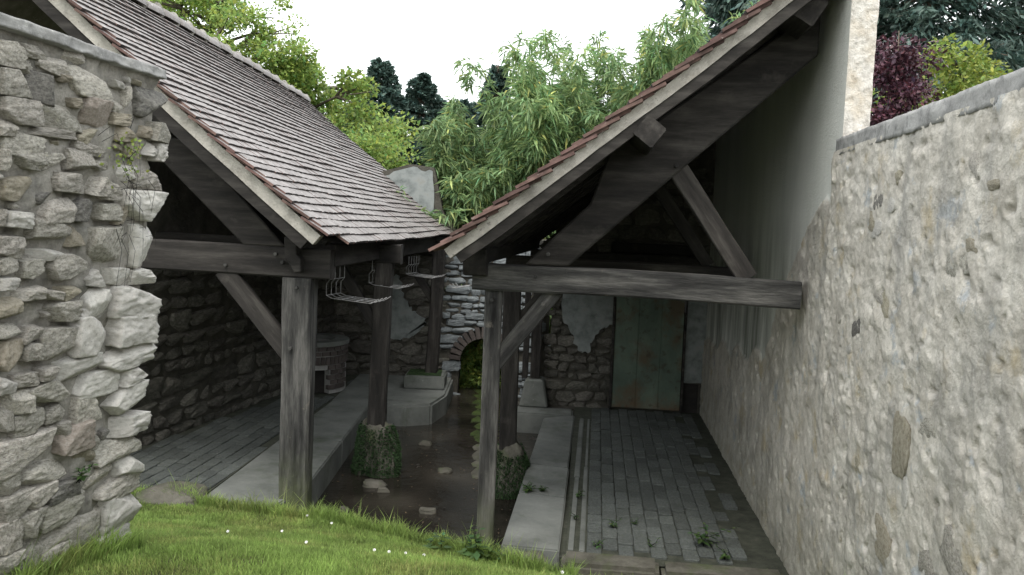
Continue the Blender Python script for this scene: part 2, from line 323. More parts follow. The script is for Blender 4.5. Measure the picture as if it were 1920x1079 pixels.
def orient(p, u, n, upv, size, ang=0):
    """Matrix with local X along u, local Y along n (out of the wall), local Z up; size in metres."""
    u = Vector(u).normalized(); n = Vector(n).normalized(); w = Vector(upv).normalized()
    R = Matrix.Rotation(ang, 4, n)
    M = Matrix(((u.x, n.x, w.x, 0), (u.y, n.y, w.y, 0), (u.z, n.z, w.z, 0), (0, 0, 0, 1)))
    return Matrix.Translation(p) @ R @ M @ Matrix.Diagonal((size[0], size[1], size[2], 1))
# ------------------------------------------------------------------ frames of the two sheds
YAW = math.radians(5.8)
def RF(u, v, z): return Vector((-.13+u*math.cos(YAW)+v*math.sin(YAW), 5.86+v*math.cos(YAW)-u*math.sin(YAW), z))
RU = Vector((math.cos(YAW), -math.sin(YAW), 0)); RV = Vector((math.sin(YAW), math.cos(YAW), 0))
FLOOR, WATER = -.77, -1.04
def XW(y): return 1.44+.102*y                 # face of the right-hand wall
def XL(y, z): return -1.86+.071*z+.15*(y-4)   # face of the left-hand stone wall
# ------------------------------------------------------------------ ground, stream, water
EX = [-3.6, -2.6, -2.4, -1.8, -1.22, -.78, -.44, -.08, .42, 2.2]; EY = [6.75, 6.7, 6.6, 6.45, 6.3, 6.12, 5.95, 5.72, 5.45, 5.3]
def edgeY(x): return np.interp(x, EX, EY)
def ground_z(x, y):
    e = edgeY(x); t = np.clip((y-3.4)/(e-3.4), 0, 1)
    z = -.80*(t*.45+.55*t*t*(3-2*t))
    z = np.where((x > .35), z*.99, z)
    past = np.clip((y-e)/.35, 0, 1)
    chan = (x > -1.85) & (x < .55) & (y < 20)
    z = np.where((y > e), np.where(chan, -.80-.42*past, -.86), z)
    z = z+.018*fbm(np.stack([x, y, x*0], -1), 3, 2.2)+.03*fbm(np.stack([x, y, x*0+4], -1), 2, .8)*(y < e)
    z = np.where((np.abs(x) > 4.5) & (y > 3.4), np.where(x > 4.5, -.1, -.5), z)
    return z
gx = np.unique(np.concatenate([np.linspace(-400, -12, 16), np.linspace(-12, -4.6, 16), np.linspace(-4.6, 3, 190), np.linspace(3, 12, 16), np.linspace(12, 400, 16)]))
gy = np.unique(np.concatenate([np.linspace(-200, -6, 10), np.linspace(-6, 2, 20), np.linspace(2, 7.4, 150), np.linspace(7.4, 16, 80), np.linspace(16, 500, 30)]))
GX, GY = np.meshgrid(gx, gy, indexing='ij'); GZ = ground_z(GX, GY)
link('ground', mesh_from('ground', np.column_stack([GX.ravel(), GY.ravel(), GZ.ravel()]), grid_faces(len(gx)-1, len(gy)-1), MAT['soil'], smooth=True), kind='structure')
nx, ny = 40, 90
wx, wy = np.meshgrid(np.linspace(-1.95, .75, nx+1), np.linspace(5.6, 19, ny+1), indexing='ij')
link('water', mesh_from('water', np.column_stack([wx.ravel(), wy.ravel(), np.full(wx.size, WATER)]), grid_faces(nx, ny), MAT['water'], smooth=True), kind='structure')
# silt banks and litter standing just out of the stream
bx_, by_ = np.meshgrid(np.linspace(-1.8, .5, 150), np.linspace(6.1, 11, 300), indexing='ij')
bz = WATER-.026+.075*fbm(np.stack([bx_*1.6, by_, bx_*0+3], -1), 5, 1.5)+.02*fbm(np.stack([bx_, by_, bx_*0+8], -1), 3, 9)
tag(link('mud_bank', mesh_from('mud_bank', np.column_stack([bx_.ravel(), by_.ravel(), bz.ravel()]), grid_faces(149, 299), MAT['mud'], smooth=True)), kind='structure')
spool = [stone_mesh(100+i, 5, .2, .62, 'rubble') for i in range(10)]
ppool = [stone_mesh(150+i, 5, .2, .62, 'rubble_skylit') for i in range(8)]
sdark = [stone_mesh(170+i, 9, .2, .5, 'threshold', fine=.05) for i in range(8)]
for i, (x, y, s, zz, lab) in enumerate([(-1.28, 8.0, .2, .03, 'flat pale stone lying in the shallow stream before the mossy footing'), (-1.16, 7.83, .10, .02, 'small pale stone in the stream right of the flat stone'),
        (-.62, 8.55, .14, .01, 'brown stone breaking the water in mid-stream'),
        (-.95, 9.6, .14, .02, 'stone lying in the stream nearest the far platform'), (-.68, 7.3, .12, .015, 'little stone alone in the dark near water'), (-1.42, 7.25, .08, .02, 'tiny pale stone by the foot of the front left post')]):
    link('stream_stone', sdark[i], None, orient((x, y, WATER+zz*.4), (1, .3*math.sin(i), 0), (0, 1, 0), (0, 0, 1), (s*1.1, s*.75, .05+zz)), label=lab, category='stone')
# leaf litter and twigs on the water and banks
def litter(n, seed, xr, yr, zf, size, mat, name, **t):
    r = np.random.default_rng(seed); x = r.uniform(*xr, n); y = r.uniform(*yr, n); z = zf(x, y); a = r.uniform(0, 6.28, n); s = r.uniform(.5, 1, n)*size
    c, s_ = np.cos(a), np.sin(a); V = np.zeros((n, 4, 3)); W = s*.45
    for k, (p, q) in enumerate([(-1, 0), (0, -1), (1, 0), (0, 1)]):
        V[:, k, 0] = x+p*s*c-q*W*s_; V[:, k, 1] = y+p*s*s_+q*W*c; V[:, k, 2] = z+.004+r.uniform(0, .008, n)
    F = np.arange(4*n).reshape(n, 4); ti = np.repeat(r.uniform(.4, 1.3, (n, 1)), 4, 0)*np.ones(3)
    return link(name, mesh_from(name, V.reshape(-1, 3), F, MAT[mat], tint=ti), kind='stuff')
litter(200, 5, (-1.75, .4), (6.4, 10.4), lambda x, y: np.maximum(WATER, WATER-.035+.075*fbm(np.stack([x*1.6, y, x*0+3], -1), 5, 1.5)), .018, 'litter', 'fallen_leaves')

# ------------------------------------------------------------------ right-hand rendered wall
def right_face(y0, y1, z0, z1, dy, dz, name, parent, mat, proud=0., amp=1.):
    nyy = int((y1-y0)/dy); nz = int((z1-z0)/dz)
    y, z = np.meshgrid(np.linspace(y0, y1, nyy+1), np.linspace(z0, z1, nz+1), indexing='ij')
    P = np.stack([y*0, y, z], -1)
    n1 = fbm(P*np.array([1, 1, 1]), 3, 2.2, 5.); n2 = fbm(P, 4, 9., 11.); n3 = fbm(P, 3, 30., 3.)
    n4 = fbm(P, 3, 13., 51.); d = (.007*n1+.006*n2*(1+1.2*n1)+.006*n3+.010*(np.clip(n4*9, -.5, .5)*.35))*amp
    stones = np.clip(fbm(P*np.array([1, 1, 1.4]), 2, 5.5, 31.)-.2, 0, 1)*.02      # stones just showing through
    pits = -np.clip(fbm(P, 2, 16., 77.)-.42, 0, 1)*.09
    d = d+(stones+pits)*amp
    if y1 > 6:                                # inside the shed: trowelled smooth above a ragged line
        zl = 1.72-.10*np.clip(y-5.05, 0, 9)-1.0*np.clip((y-5.75)/1.3, 0, 1)+.10*fbm(P*np.array([0, 1, 0]), 4, 3.)+.12*n1
        m = np.clip((z-zl)/.03, 0, 1); d = d*(1-m*.93)-.018*m; R = m
    else: R = 0*y
    X = XW(y)-proud-d
    me = mesh_from(name, np.column_stack([X.ravel(), y.ravel(), z.ravel()]), grid_faces(nyy, nz), mat, smooth=True)
    a = me.color_attributes.new('smooth', 'FLOAT_COLOR', 'POINT'); q = np.ones((X.size, 4), np.float32); q[:, :3] = R.ravel()[:, None]; a.data.foreach_set('color', q.ravel())
    me.flip_normals(); return link(name, me, parent)
def wall_render_mat():
    m = bpy.data.materials.new('old_lime_render'); m.use_nodes = True; nt = m.node_tree; L = nt.links.new; bs = nt.nodes['Principled BSDF']
    geo = nd(nt, 'ShaderNodeNewGeometry'); pos = geo.outputs['Position']
    def noi(sc, st=(1, 1, 1), det=8, off=0):
        mp = nd(nt, 'ShaderNodeMapping'); mp.inputs['Scale'].default_value = st; mp.inputs['Location'].default_value = (off, off, off); L(pos, mp.inputs[0])
        n = nd(nt, 'ShaderNodeTexNoise', Scale=sc, Detail=det, Roughness=.65); L(mp.outputs[0], n.inputs[0]); return n.outputs[0]
    c = ramp(nt, noi(5), [(.25, (.38, .355, .305)), (.45, (.55, .52, .46)), (.6, (.65, .62, .555)), (.8, (.74, .715, .655))])
    c = mixc(nt, ramp(nt, noi(3.2, off=9), [(.56, G(0)), (.66, G(.8))]), c, (.48, .41, .28))                 # ochre stones
    c = mixc(nt, ramp(nt, noi(4.1, off=3), [(.60, G(0)), (.66, G(.85))]), c, (.42, .45, .47))                 # bluish stones
    c = mixc(nt, ramp(nt, noi(4.5, (1, 1, .35), off=20), [(.50, G(0)), (.66, G(.65))]), c, (.27, .265, .245))      # run-off streaks
    c = mixc(nt, ramp(nt, noi(16, off=31), [(.56, G(0)), (.70, G(.5))]), c, (.26, .24, .205))
    c = mixc(nt, ramp(nt, noi(26, off=41), [(.62, G(0)), (.67, G(.45))]), c, (.72, .70, .65))
    c = mixc(nt, .3, c, ramp(nt, noi(60), [(.3, G(.3)), (.7, G(1))]), 'MULTIPLY')
    at = nd(nt, 'ShaderNodeAttribute', attribute_name='smooth')
    s = ramp(nt, noi(2.5, (1, 1, .3)), [(.3, (.62, .64, .60)), (.55, (.73, .745, .70)), (.8, (.78, .79, .75))])
    st = ramp(nt, noi(3.2, (1, 1, .16), off=5), [(.38, G(0)), (.62, G(.9))])
    sz = nd(nt, 'ShaderNodeSeparateXYZ'); L(pos, sz.inputs[0]); mz = nd(nt, 'ShaderNodeMapRange'); L(sz.outputs[2], mz.inputs[0]); mz.inputs[1].default_value = 1.75; mz.inputs[2].default_value = 1.1
    mw = nd(nt, 'ShaderNodeMath', operation='MULTIPLY', use_clamp=True); L(st, mw.inputs[0]); L(mz.outputs[0], mw.inputs[1])
    s = mixc(nt, mw.outputs[0], s, (.17, .18, .155))                                                          # damp stains on the lower plaster
    c = mixc(nt, at.outputs['Fac'], c, s)
    sx = nd(nt, 'ShaderNodeSeparateXYZ'); L(pos, sx.inputs[0]); mr = nd(nt, 'ShaderNodeMapRange'); L(sx.outputs[2], mr.inputs[0]); mr.inputs[1].default_value = 0; mr.inputs[2].default_value = -.9
    mu = nd(nt, 'ShaderNodeMath', operation='MULTIPLY', use_clamp=True); L(mr.outputs[0], mu.inputs[0]); L(noi(6, off=2), mu.inputs[1])
    c = mixc(nt, mu.outputs[0], c, (.13, .135, .08))                                                          # algae near the ground
    L(c, bs.inputs['Base Color']); bs.inputs['Roughness'].default_value = .95; bs.inputs['Specular IOR Level'].default_value = .2
    bp = nd(nt, 'ShaderNodeBump', Strength=.9, Distance=.012); L(noi(55), bp.inputs['Height']); L(bp.outputs[0], bs.inputs['Normal'])
    return m
MAT['render'] = wall_render_mat()
rw = empty('rendered_wall', (XW(4), 4, 0), 'tall rough rendered wall with embedded stones on the right, cement coping on top', 'wall')
right_face(2.3, 5.16, -.9, 2.1, .011, .011, 'rough_render', rw, MAT['render'], proud=.012)
right_face(5.10, 11.3, -1.0, 3.38, .022, .02, 'shed_render', rw, MAT['render'])
right_face(-1.5, 2.32, -.4, 2.1, .04, .04, 'rough_render', rw, MAT['render'], proud=.012)
def wall_core(name, y0, y1, z0, z1, off, th, parent, mat):
    V = []
    for z in (z0, z1):
        for (y, o) in ((y0, off), (y0, off+th), (y1, off), (y1, off+th)): V.append((XW(y)+o, y, z))
    return link(name, mesh_from(name, V, [(0, 2, 3, 1), (4, 5, 7, 6), (0, 1, 5, 4), (2, 6, 7, 3), (0, 4, 6, 2), (1, 3, 7, 5)], mat), parent)
wall_core('core', -1.5, 11.4, -1.1, 2.085, .07, .22, rw, MAT['mortar'])
# coping: cast band with a worn arris
def coping_mesh(P0, P1, w, h, seed, seg=.016, mat='coping'):
    P0, P1 = Vector(P0), Vector(P1); L_ = (P1-P0).length; n = int(L_/seg); prof = []
    W, H = w/2, h/2
    for a, b, m in (((-W, -H), (W, -H), 6), ((W, -H), (W, H), 5), ((W, H), (-W, H), 6), ((-W, H), (-W, -H), 5)):
        for k in range(m): prof.append((a[0]+(b[0]-a[0])*k/m, a[1]+(b[1]-a[1])*k/m))
    prof = np.array(prof); m = len(prof); X = np.repeat(np.linspace(-L_/2, L_/2, n+1), m); Q = np.tile(prof, (n+1, 1))
    p3 = np.column_stack([X*6, Q*14])+seed; d = fbm(p3, 4, 1.)*.010+fbm(p3, 3, 4.)*.005
    Q = Q*(1+d[:, None]*8)*np.array([1, 1]); low = (Q[:, 1] < 0); Q[:, 1] += np.where(low, fbm(np.column_stack([X*22, X*0+seed, X*0]), 4, 1.)*.007, 0)
    F = [(i*m+k, i*m+(k+1) % m, (i+1)*m+(k+1) % m, (i+1)*m+k) for i in range(n) for k in range(m)]
    F += [tuple(range(m-1, -1, -1)), tuple(n*m+k for k in range(m))]
    return mesh_from('coping', np.column_stack([X, Q]), F, MAT[mat], smooth=True), frame((P0+P1)/2, P1-P0)
me, M = coping_mesh((XW(-1.5)+.158, -1.5, 2.12), (XW(5.12)+.158, 5.12, 2.12), .34, .10, 3); link('coping', me, rw, M)
epool = [stone_mesh(200+i, 10, .14, .5, m, fine=.05) for i, m in enumerate(['stone_ochre', 'stone_pale', 'stone', 'stone_ochre', 'stone', 'stone_dark'])]
r = random.Random(3)
spots_ = [(3.75, .62, .24, .30, 0, .035), (3.66, .42, .11, .17, 1, .02), (3.45, .78, .2, .1, 2, .02), (4.05, 1.25, .22, .14, 3, .02), (3.1, .35, .3, .2, 4, .025), (3.3, 1.5, .2, .16, 2, .02), (4.5, 1.1, .16, .12, 5, .02), (3.9, .12, .28, .2, 0, .02), (4.3, 1.62, .2, .1, 1, .018), (3.1, -.1, .35, .22, 3, .02), (4.75, .55, .16, .2, 2, .02)]
for i in range(22): spots_.append((r.uniform(2.7, 5.0), r.uniform(-.4, 1.95), r.uniform(.06, .2), r.uniform(.04, .12), r.randrange(6), r.uniform(.008, .02)))
for (y, z, w, h, k, pr_) in spots_:
    link('stone', epool[k], rw, orient((XW(y)+.012, y, z), (.102, 1, 0), (-1, .102, 0), (0, 0, 1), (w, .045+pr_*.5, h), r.uniform(-.5, .5)))
# upper white wall over the shed side
gw = empty('gable_wall', (XW(8)+.1, 8, 2.1), 'tall white plastered wall above the right shed with a rough cast end face', 'wall')
def up_quad():
    y, z = np.meshgrid(np.linspace(5.2, 11.4, 60), np.linspace(2.095, 4.1, 40), indexing='ij'); P = np.stack([y*0, y, z], -1)
    X = XW(y)+.018-.004*fbm(P, 3, 2.)
    me = mesh_from('plaster_face', np.column_stack([X.ravel(), y.ravel(), z.ravel()]), grid_faces(59, 39), MAT['plaster_white'], smooth=True); me.flip_normals(); return me
x0 = XW(5.2)+.018; xx, zz = np.meshgrid(np.linspace(0, .19, 28), np.linspace(2.165, 3.42, 150), indexing='ij'); P = np.stack([xx, xx*0, zz], -1)
d = .006*fbm(P, 4, 22.)+.004*fbm(P, 3, 60.); rag = .008*fbm(P*np.array([0, 0, 1]), 4, 9.)*(xx/.19)
me = mesh_from('rough_cast_end', np.column_stack([(x0+xx+rag).ravel(), (5.194-d-.006*(xx > .02)).ravel(), zz.ravel()]), grid_faces(27, 149), MAT['crepi'], smooth=True)
me.flip_normals(); link('rough_cast_end', me, gw)
V = [(XW(y)+o, y+.01, z) for z in (2.1, 3.3) for (y, o) in ((5.2, .035), (5.2, .19), (11.4, .035), (11.4, .19))]
link('core', mesh_from('core', V, [(0, 2, 3, 1), (4, 5, 7, 6), (0, 1, 5, 4), (2, 6, 7, 3), (0, 4, 6, 2), (1, 3, 7, 5)], MAT['crepi']), gw)

# ------------------------------------------------------------------ left-hand dry stone wall
lw = empty('stone_wall', (-2.05, 3.6, 0), 'rubble limestone wall in the left foreground with a thin cement coping', 'stone wall')
STN = [(3.05,2.106,0.138,0.089,1),(3.159,2.139,0.121,0.048,1),(3.276,2.111,0.196,0.065,1),(3.131,2.079,0.079,0.053,1),(3.33,2.07,0.067,0.029,3),(3.071,2.009,0.153,0.095,1),(3.235,2.013,0.184,0.105,0),(3.5,2.081,0.282,0.119,1),(3.385,2.167,0.108,0.057,1),(3.674,2.109,0.073,0.036,2),(3.897,2.066,0.237,0.133,0),(3.742,2.065,0.047,0.087,1),(3.412,1.987,0.095,0.037,3),(3.547,1.966,0.179,0.11,4),(3.696,2.011,0.102,0.052,1),(3.73,1.963,0.16,0.052,3),(3.12,1.91,0.211,0.092,1),(3.34,1.926,0.257,0.109,1),(3.757,1.901,0.153,0.07,3),(3.853,1.931,0.101,0.054,3),(3.957,1.938,0.127,0.086,1),(3.28,1.85,0.293,0.036,1),(3.525,1.863,0.152,0.066,3),(3.522,1.812,0.169,0.061,1),(3.905,1.854,0.083,0.061,2),(3.981,1.846,0.065,0.081,2),(3.815,1.835,0.119,0.066,3),(3.144,1.794,0.202,0.099,1),(3.461,1.756,0.155,0.098,1),(3.163,1.735,0.15,0.07,1),(3.051,1.725,0.057,0.077,1),(3.431,1.66,0.225,0.076,1),(3.914,1.702,0.23,0.099,1),(3.799,1.725,0.138,0.072,2),(3.582,1.744,0.105,0.045,1),(3.133,1.623,0.161,0.09,3),(3.888,1.588,0.269,0.137,2),(3.143,1.507,0.122,0.061,2),(3.348,1.548,0.169,0.097,1),(3.5,1.552,0.151,0.09,0),(3.783,1.536,0.137,0.073,3),(3.318,1.467,0.196,0.086,1),(3.47,1.445,0.132,0.084,3),(3.923,1.399,0.253,0.191,2),(3.676,1.403,0.204,0.155,1),(3.329,1.365,0.198,0.054,2),(3.064,1.511,0.039,0.059,1),(3.112,1.401,0.12,0.081,1),(3.647,1.255,0.137,0.072,2),(3.779,1.254,0.167,0.08,1),(3.954,1.245,0.193,0.065,2),(3.105,1.331,0.079,0.081,1),(3.443,1.317,0.195,0.101,1),(3.245,1.314,0.116,0.074,1),(3.098,1.265,0.079,0.041,2),(3.291,1.736,0.162,0.073,1),(3.666,1.639,0.147,0.07,1),(3.275,1.599,0.132,0.063,0),(3.592,1.658,0.123,0.08,1),(3.047,1.841,0.076,0.057,1),(3.677,1.545,0.129,0.083,1),(3.14,1.165,0.129,0.098,3),(3.239,1.22,0.145,0.053,1),(3.36,1.2,0.093,0.044,1),(3.472,1.203,0.116,0.057,3),(3.439,1.127,0.179,0.085,1),(3.651,1.142,0.147,0.121,2),(3.885,1.128,0.302,0.141,2),(3.902,0.993,0.274,0.137,2),(3.128,1.079,0.108,0.062,1),(3.15,0.983,0.124,0.116,3),(3.421,0.994,0.227,0.126,1),(3.641,1.0,0.238,0.17,2),(3.262,0.983,0.088,0.065,1),(3.877,0.866,0.344,0.104,2),(3.558,0.869,0.307,0.096,1),(3.362,0.879,0.094,0.051,1),(3.931,0.766,0.214,0.08,2),(3.703,0.772,0.267,0.107,2),(3.133,0.872,0.082,0.063,2),(3.244,0.87,0.139,0.055,1),(3.385,0.797,0.239,0.092,1),(3.23,0.79,0.123,0.099,1),(3.894,0.646,0.253,0.146,2),(3.651,0.666,0.176,0.112,1),(3.452,0.692,0.141,0.071,1),(3.92,0.523,0.225,0.094,2),(3.145,0.728,0.096,0.086,1),(3.283,0.686,0.165,0.09,1),(3.501,0.611,0.102,0.06,1),(3.279,0.571,0.346,0.147,1),(3.567,0.554,0.195,0.123,4),(3.85,0.431,0.311,0.1,1),(3.648,0.454,0.111,0.076,3),(3.697,0.502,0.095,0.064,1),(3.389,0.445,0.306,0.082,1),(3.926,0.312,0.162,0.123,2),(3.744,0.339,0.196,0.104,1),(3.189,0.461,0.128,0.089,1),(3.513,0.337,0.208,0.074,0),(3.359,0.357,0.174,0.094,1),(3.874,0.229,0.295,0.095,1),(3.234,0.36,0.176,0.102,1),(3.532,0.241,0.298,0.112,1),(3.331,0.259,0.156,0.105,1),(3.88,0.102,0.254,0.179,1),(3.587,0.119,0.381,0.153,1),(3.209,0.243,0.13,0.136,1),(3.361,0.1,0.175,0.131,1),(3.212,0.127,0.146,0.091,1),(3.843,-0.009,0.229,0.069,1),(3.493,0.046,0.172,0.1,1),(3.269,1.057,0.133,0.065,1),(3.586,1.089,0.089,0.071,1)]
nrm = Vector((1, -.15, -.071)).normalized(); uu = Vector((.15, 1, 0)).normalized(); ww = nrm.cross(uu); ww = -ww if ww.z < 0 else ww
yy, zz = np.meshgrid(np.linspace(0.2, 4.0, 300), np.linspace(-.35, 2.24, 200), indexing='ij'); P = np.stack([yy*0, yy, zz], -1)
X = XL(yy, zz)-.022-.03*np.clip((1.6-zz)/.3, 0, 1)*np.clip(.6+fbm(P, 2, 3.)*1.5, 0, 1)+.03*fbm(P, 4, 9.)+.012*fbm(P, 3, 35.)
me = mesh_from('mortar_bed', np.column_stack([X.ravel(), yy.ravel(), zz.ravel()]), grid_faces(299, 199), MAT['mortar'], smooth=True); link('mortar_bed', me, lw)
V = [(XL(y, z)-.06-t, y, z) for z in (-.35, 2.22) for (y, t) in ((.2, 0), (.2, .4), (3.97, 0), (3.97, .4))]
link('core', mesh_from('core', V, [(0, 1, 3, 2), (4, 6, 7, 5), (0, 4, 5, 1), (2, 3, 7, 6), (0, 2, 6, 4), (1, 5, 7, 3)], MAT['mortar']), lw)
TM = ['stone_dark', 'stone', 'stone_pale', 'stone_ochre', 'stone_pink']
r = random.Random(11)
occ = []
for i, (y, z, w, h, tn) in enumerate(STN):
    cor = y+w/2 > 3.9
    if tn == 1 and y > 3.55 and z < 1.3 and r.random() < .55: tn = 2  # more pale stones towards the corner, its brighter light put into their colour
    me = stone_mesh(300+i, 20, .07, .84, TM[tn], cuts=5, fine=.05, sharp=.45)
    wv = w*(1.2 if cor else 1.10); hv = h*1.17; dep = .20+.06*r.random() if not cor else .34
    out = -dep*.5+r.uniform(.008, .036)+(.02 if cor else 0)
    p = Vector((XL(y, z), y+(.04 if cor else 0), z))+nrm*out
    link('stone', me, lw, orient(p, uu, nrm, ww, (wv, dep, hv), r.uniform(-.07, .07))); occ.append((y, z, w, h))
# small packing stones between, and the run of wall nearer the camera
r = random.Random(5); k = 0
spal = [stone_mesh(500+i, 11, .12, .7, TM[i % 4], cuts=7, fine=.04, sharp=.8) for i in range(12)]
for _ in range(2600):
    y, z = r.uniform(2.75, 4.0), r.uniform(-.05, 2.15); s = r.uniform(.025, .06); w, h = s*r.uniform(1, 1.9), s
    if all(abs(y-a) > (w+c)*.47 or abs(z-b) > (h+d_)*.47 for a, b, c, d_ in occ):
        occ.append((y, z, w, h)); p = Vector((XL(y, z), y, z))+nrm*(r.uniform(-.05, -.03))
        link('stone', spal[r.randrange(12)], lw, orient(p, uu, nrm, ww, (w, .09, h), r.uniform(-.3, .3))); k += 1
        if k > 110: break
for z in np.arange(-.1, 2.15, .125):
    y = .3+r.random()*.2
    while y < 2.85:
        w = r.uniform(.16, .36); link('stone', spal[r.randrange(12)], lw, orient(Vector((XL(y, z), y+w/2, z))+nrm*(-.04), uu, nrm, ww, (w, .16, .12), r.uniform(-.08, .08))) if k < 175 else None
        y += w+.012; k += 1
me, M = coping_mesh((XL(.2, 2.2)-.20, .2, 2.212), (XL(4.03, 2.2)-.20, 4.03, 2.212), .44, .045, 8, mat='coping'); link('coping', me, lw, M)
# ------------------------------------------------------------------ rubble walls built stone by stone
def rubble(parent, O, U, N, W, H, pool, holes=lambda s, z: False, sz=(.10, .20), lx=(1.0, 2.3), depth=.16, proud=.0, limit=290, seed=1, joint=.012, top=None):
    r = random.Random(seed); O = Vector(O); U = Vector(U).normalized(); N = Vector(N).normalized(); z = 0; k = 0
    while z < H and k < limit:
        h = r.uniform(*sz); s = -r.random()*.15
        while s < W:
            w = h*r.uniform(*lx); hh = h*r.uniform(.82, 1.1); zz = z+h/2+r.uniform(-.012, .012)
            if not holes(s+w/2, zz) and not (top and zz+hh/2 > top(s+w/2)) and s+w/2 < W and k < limit:
                link('stone', pool[r.randrange(len(pool))], parent, orient(O+U*(s+w/2)+Vector((0, 0, zz))+N*(proud-depth/2+r.uniform(-.012, .02)), U, N, (0, 0, 1), ((w-joint)*1.06, depth, (hh-joint)*1.08), r.uniform(-.06, .06)))
                k += 1
            s += w
        z += h
    return k
def slab_poly(name, pts, z0, z1, mat, parent=None, bev=.012, M=None, rough=0., **t):
    """A slab from an outline in plan, its arris rounded off."""
    bm = bmesh.new(); vs = [bm.verts.new((p[0], p[1], z0)) for p in pts]; f = bm.faces.new(vs)
    if f.normal.z > 0: f.normal_flip()
    e = bmesh.ops.extrude_face_region(bm, geom=[f]); 
    for v in e['geom']:
        if isinstance(v, bmesh.types.BMVert): v.co.z = z1
    bmesh.ops.recalc_face_normals(bm, faces=bm.faces)
    if bev: bmesh.ops.bevel(bm, geom=[x for x in bm.edges], offset=bev, segments=2, affect='EDGES')
    me = bpy.data.meshes.new(name); bm.to_mesh(me); bm.free(); me.materials.append(MAT[mat])
    return link(name, me, parent, M, **t)
def prism(name, pts, P0, U, W, N, th, mat, parent, rough=.004, label=None, bev=.008):
    """Outline (u,w) in the plane U,W at P0, extruded th along N: plaster patches, cleats, footings."""
    bm = bmesh.new(); vs = [bm.verts.new((a, b, 0)) for a, b in pts]; f = bm.faces.new(vs)
    e = bmesh.ops.extrude_face_region(bm, geom=[f])
    for v in e['geom']:
        if isinstance(v, bmesh.types.BMVert): v.co.z = th
    bmesh.ops.recalc_face_normals(bm, faces=bm.faces)
    if bev: bmesh.ops.bevel(bm, geom=list(bm.edges), offset=bev, segments=1, affect='EDGES')
    me = bpy.data.meshes.new(name); bm.to_mesh(me); bm.free(); me.materials.append(MAT[mat])
    U = Vector(U).normalized(); W = Vector(W).normalized(); N = Vector(N).normalized()
    M = Matrix(((U.x, W.x, N.x, P0[0]), (U.y, W.y, N.y, P0[1]), (U.z, W.z, N.z, P0[2]), (0, 0, 0, 1)))
    return link(name, me, parent, M, label=label)
def ragged(pts, n=6, amp=.03, seed=0):
    r = random.Random(seed); out = []
    for i, p in enumerate(pts):
        q = pts[(i+1) % len(pts)]
        for k in range(n):
            t = k/n; a = amp*(0 if k == 0 else 1); out.append((p[0]+(q[0]-p[0])*t+r.uniform(-a, a), p[1]+(q[1]-p[1])*t+r.uniform(-a, a)))
    return out
X3, Y3, Z3 = Vector((1, 0, 0)), Vector((0, 1, 0)), Vector((0, 0, 1))

# ------------------------------------------------------------------ left floor, bench, platform, stove
pv = tag(link('pavement', mesh_from('pavement', *(lambda V, F: (V, F))([(-4.6, 6.62, -.795), (-2.46, 6.72, -.795), (-2.2, 10.9, -.795), (-2.0, 12.6, -.795), (-4.0, 12.6, -.795)], [(0, 1, 2, 3, 4)]), MAT['joint'])), kind='structure')
def paver_mesh(s):
    V, F = boxVF(-.5, .5, -.5, .5, -.5, .5); bm = bmesh.new(); vs = [bm.verts.new(v) for v in V]; [bm.faces.new([vs[i] for i in f]) for f in F]
    r = random.Random(s)
    bmesh.ops.bevel(bm, geom=[e for e in bm.edges], offset=.07, segments=1, affect='EDGES')
    for v in bm.verts: v.co += Vector((r.uniform(-.02, .02), r.uniform(-.02, .02), r.uniform(-.06, .06)))
    me = bpy.data.meshes.new('paver'); bm.to_mesh(me); bm.free(); me.materials.append(MAT['paver']); return me
pavm = [paver_mesh(i) for i in range(6)]
def left_in(x, y): return (x < -2.50+.06*(y-6.87)) and (x > -4.05+.27*(y-6.7)) and not (y > 10.6 and x < -2.1 and (x+2.75)**2+(y-11.35)**2 < .36)
r = random.Random(21); n = 0
th = math.radians(5)
for i in range(-4, 16):
    for j in range(0, 22):
        a = (i+.5)*.128; b = (j+.5)*.245+(.12 if i % 2 else 0)
        x = -3.95+a*math.cos(th)+b*math.sin(th)+.0; y = 6.72+b*math.cos(th)-a*math.sin(th)
        if left_in(x+.05, y) and left_in(x-.05, y) and y > 6.75 and n < 260:
            link('paver', pavm[r.randrange(6)], pv, Matrix.Translation((x, y, -.80+r.uniform(-.004, .006))) @ Matrix.Rotation(-th+r.uniform(-.02, .02), 4, 'Z') @ Matrix.Diagonal((.119, .236, .05, 1))); n += 1
bn = empty('washing_bench', (-2.0, 8.5, -1.2), 'smooth stone washing slabs along the left bank behind the front left post', 'washing bench')
def bl(t): return Vector((-2.49+.06*(t-6.87), t)), Vector((-1.715-.012*(t-7.04), t))
cuts = [(6.52, 8.62), (8.632, 10.55)]
for i, (a, b) in enumerate(cuts):
    A0, A1 = bl(a); B0, B1 = bl(b)
    pts = [A0, (-1.86, a-.02) if i == 0 else A1, B1, B0]
    if i == 0: pts = [(-2.49, 6.60), (-1.86, 6.50), (-1.72, 6.98), B1, B0]
    slab_poly('slab', [(p[0], p[1]) for p in pts], -1.25, -.765, 'slab', bn)
slab_poly('kerb', [(-2.515, 6.70), (-2.498, 6.70), (-2.26, 10.7), (-2.275, 10.7)], -.83, -.772, 'joint', bn, bev=.002)
pf = empty('stone_platform', (-1.3, 11.4, -1.2), 'raised stone landing at the far end of the stream under the back wall', 'stone platform')
slab_poly('slab', [(-2.3, 10.56), (-1.72, 10.46), (-1.32, 10.44), (-.98, 10.60), (-.84, 11.25), (-.84, 12.55), (-2.3, 12.55)], -1.25, -.765, 'slab', pf, bev=.03)
sb = empty('stone_block', (-1.15, 11.75, -.765), 'squared mossy stone block carrying the far post on the platform', 'stone block')
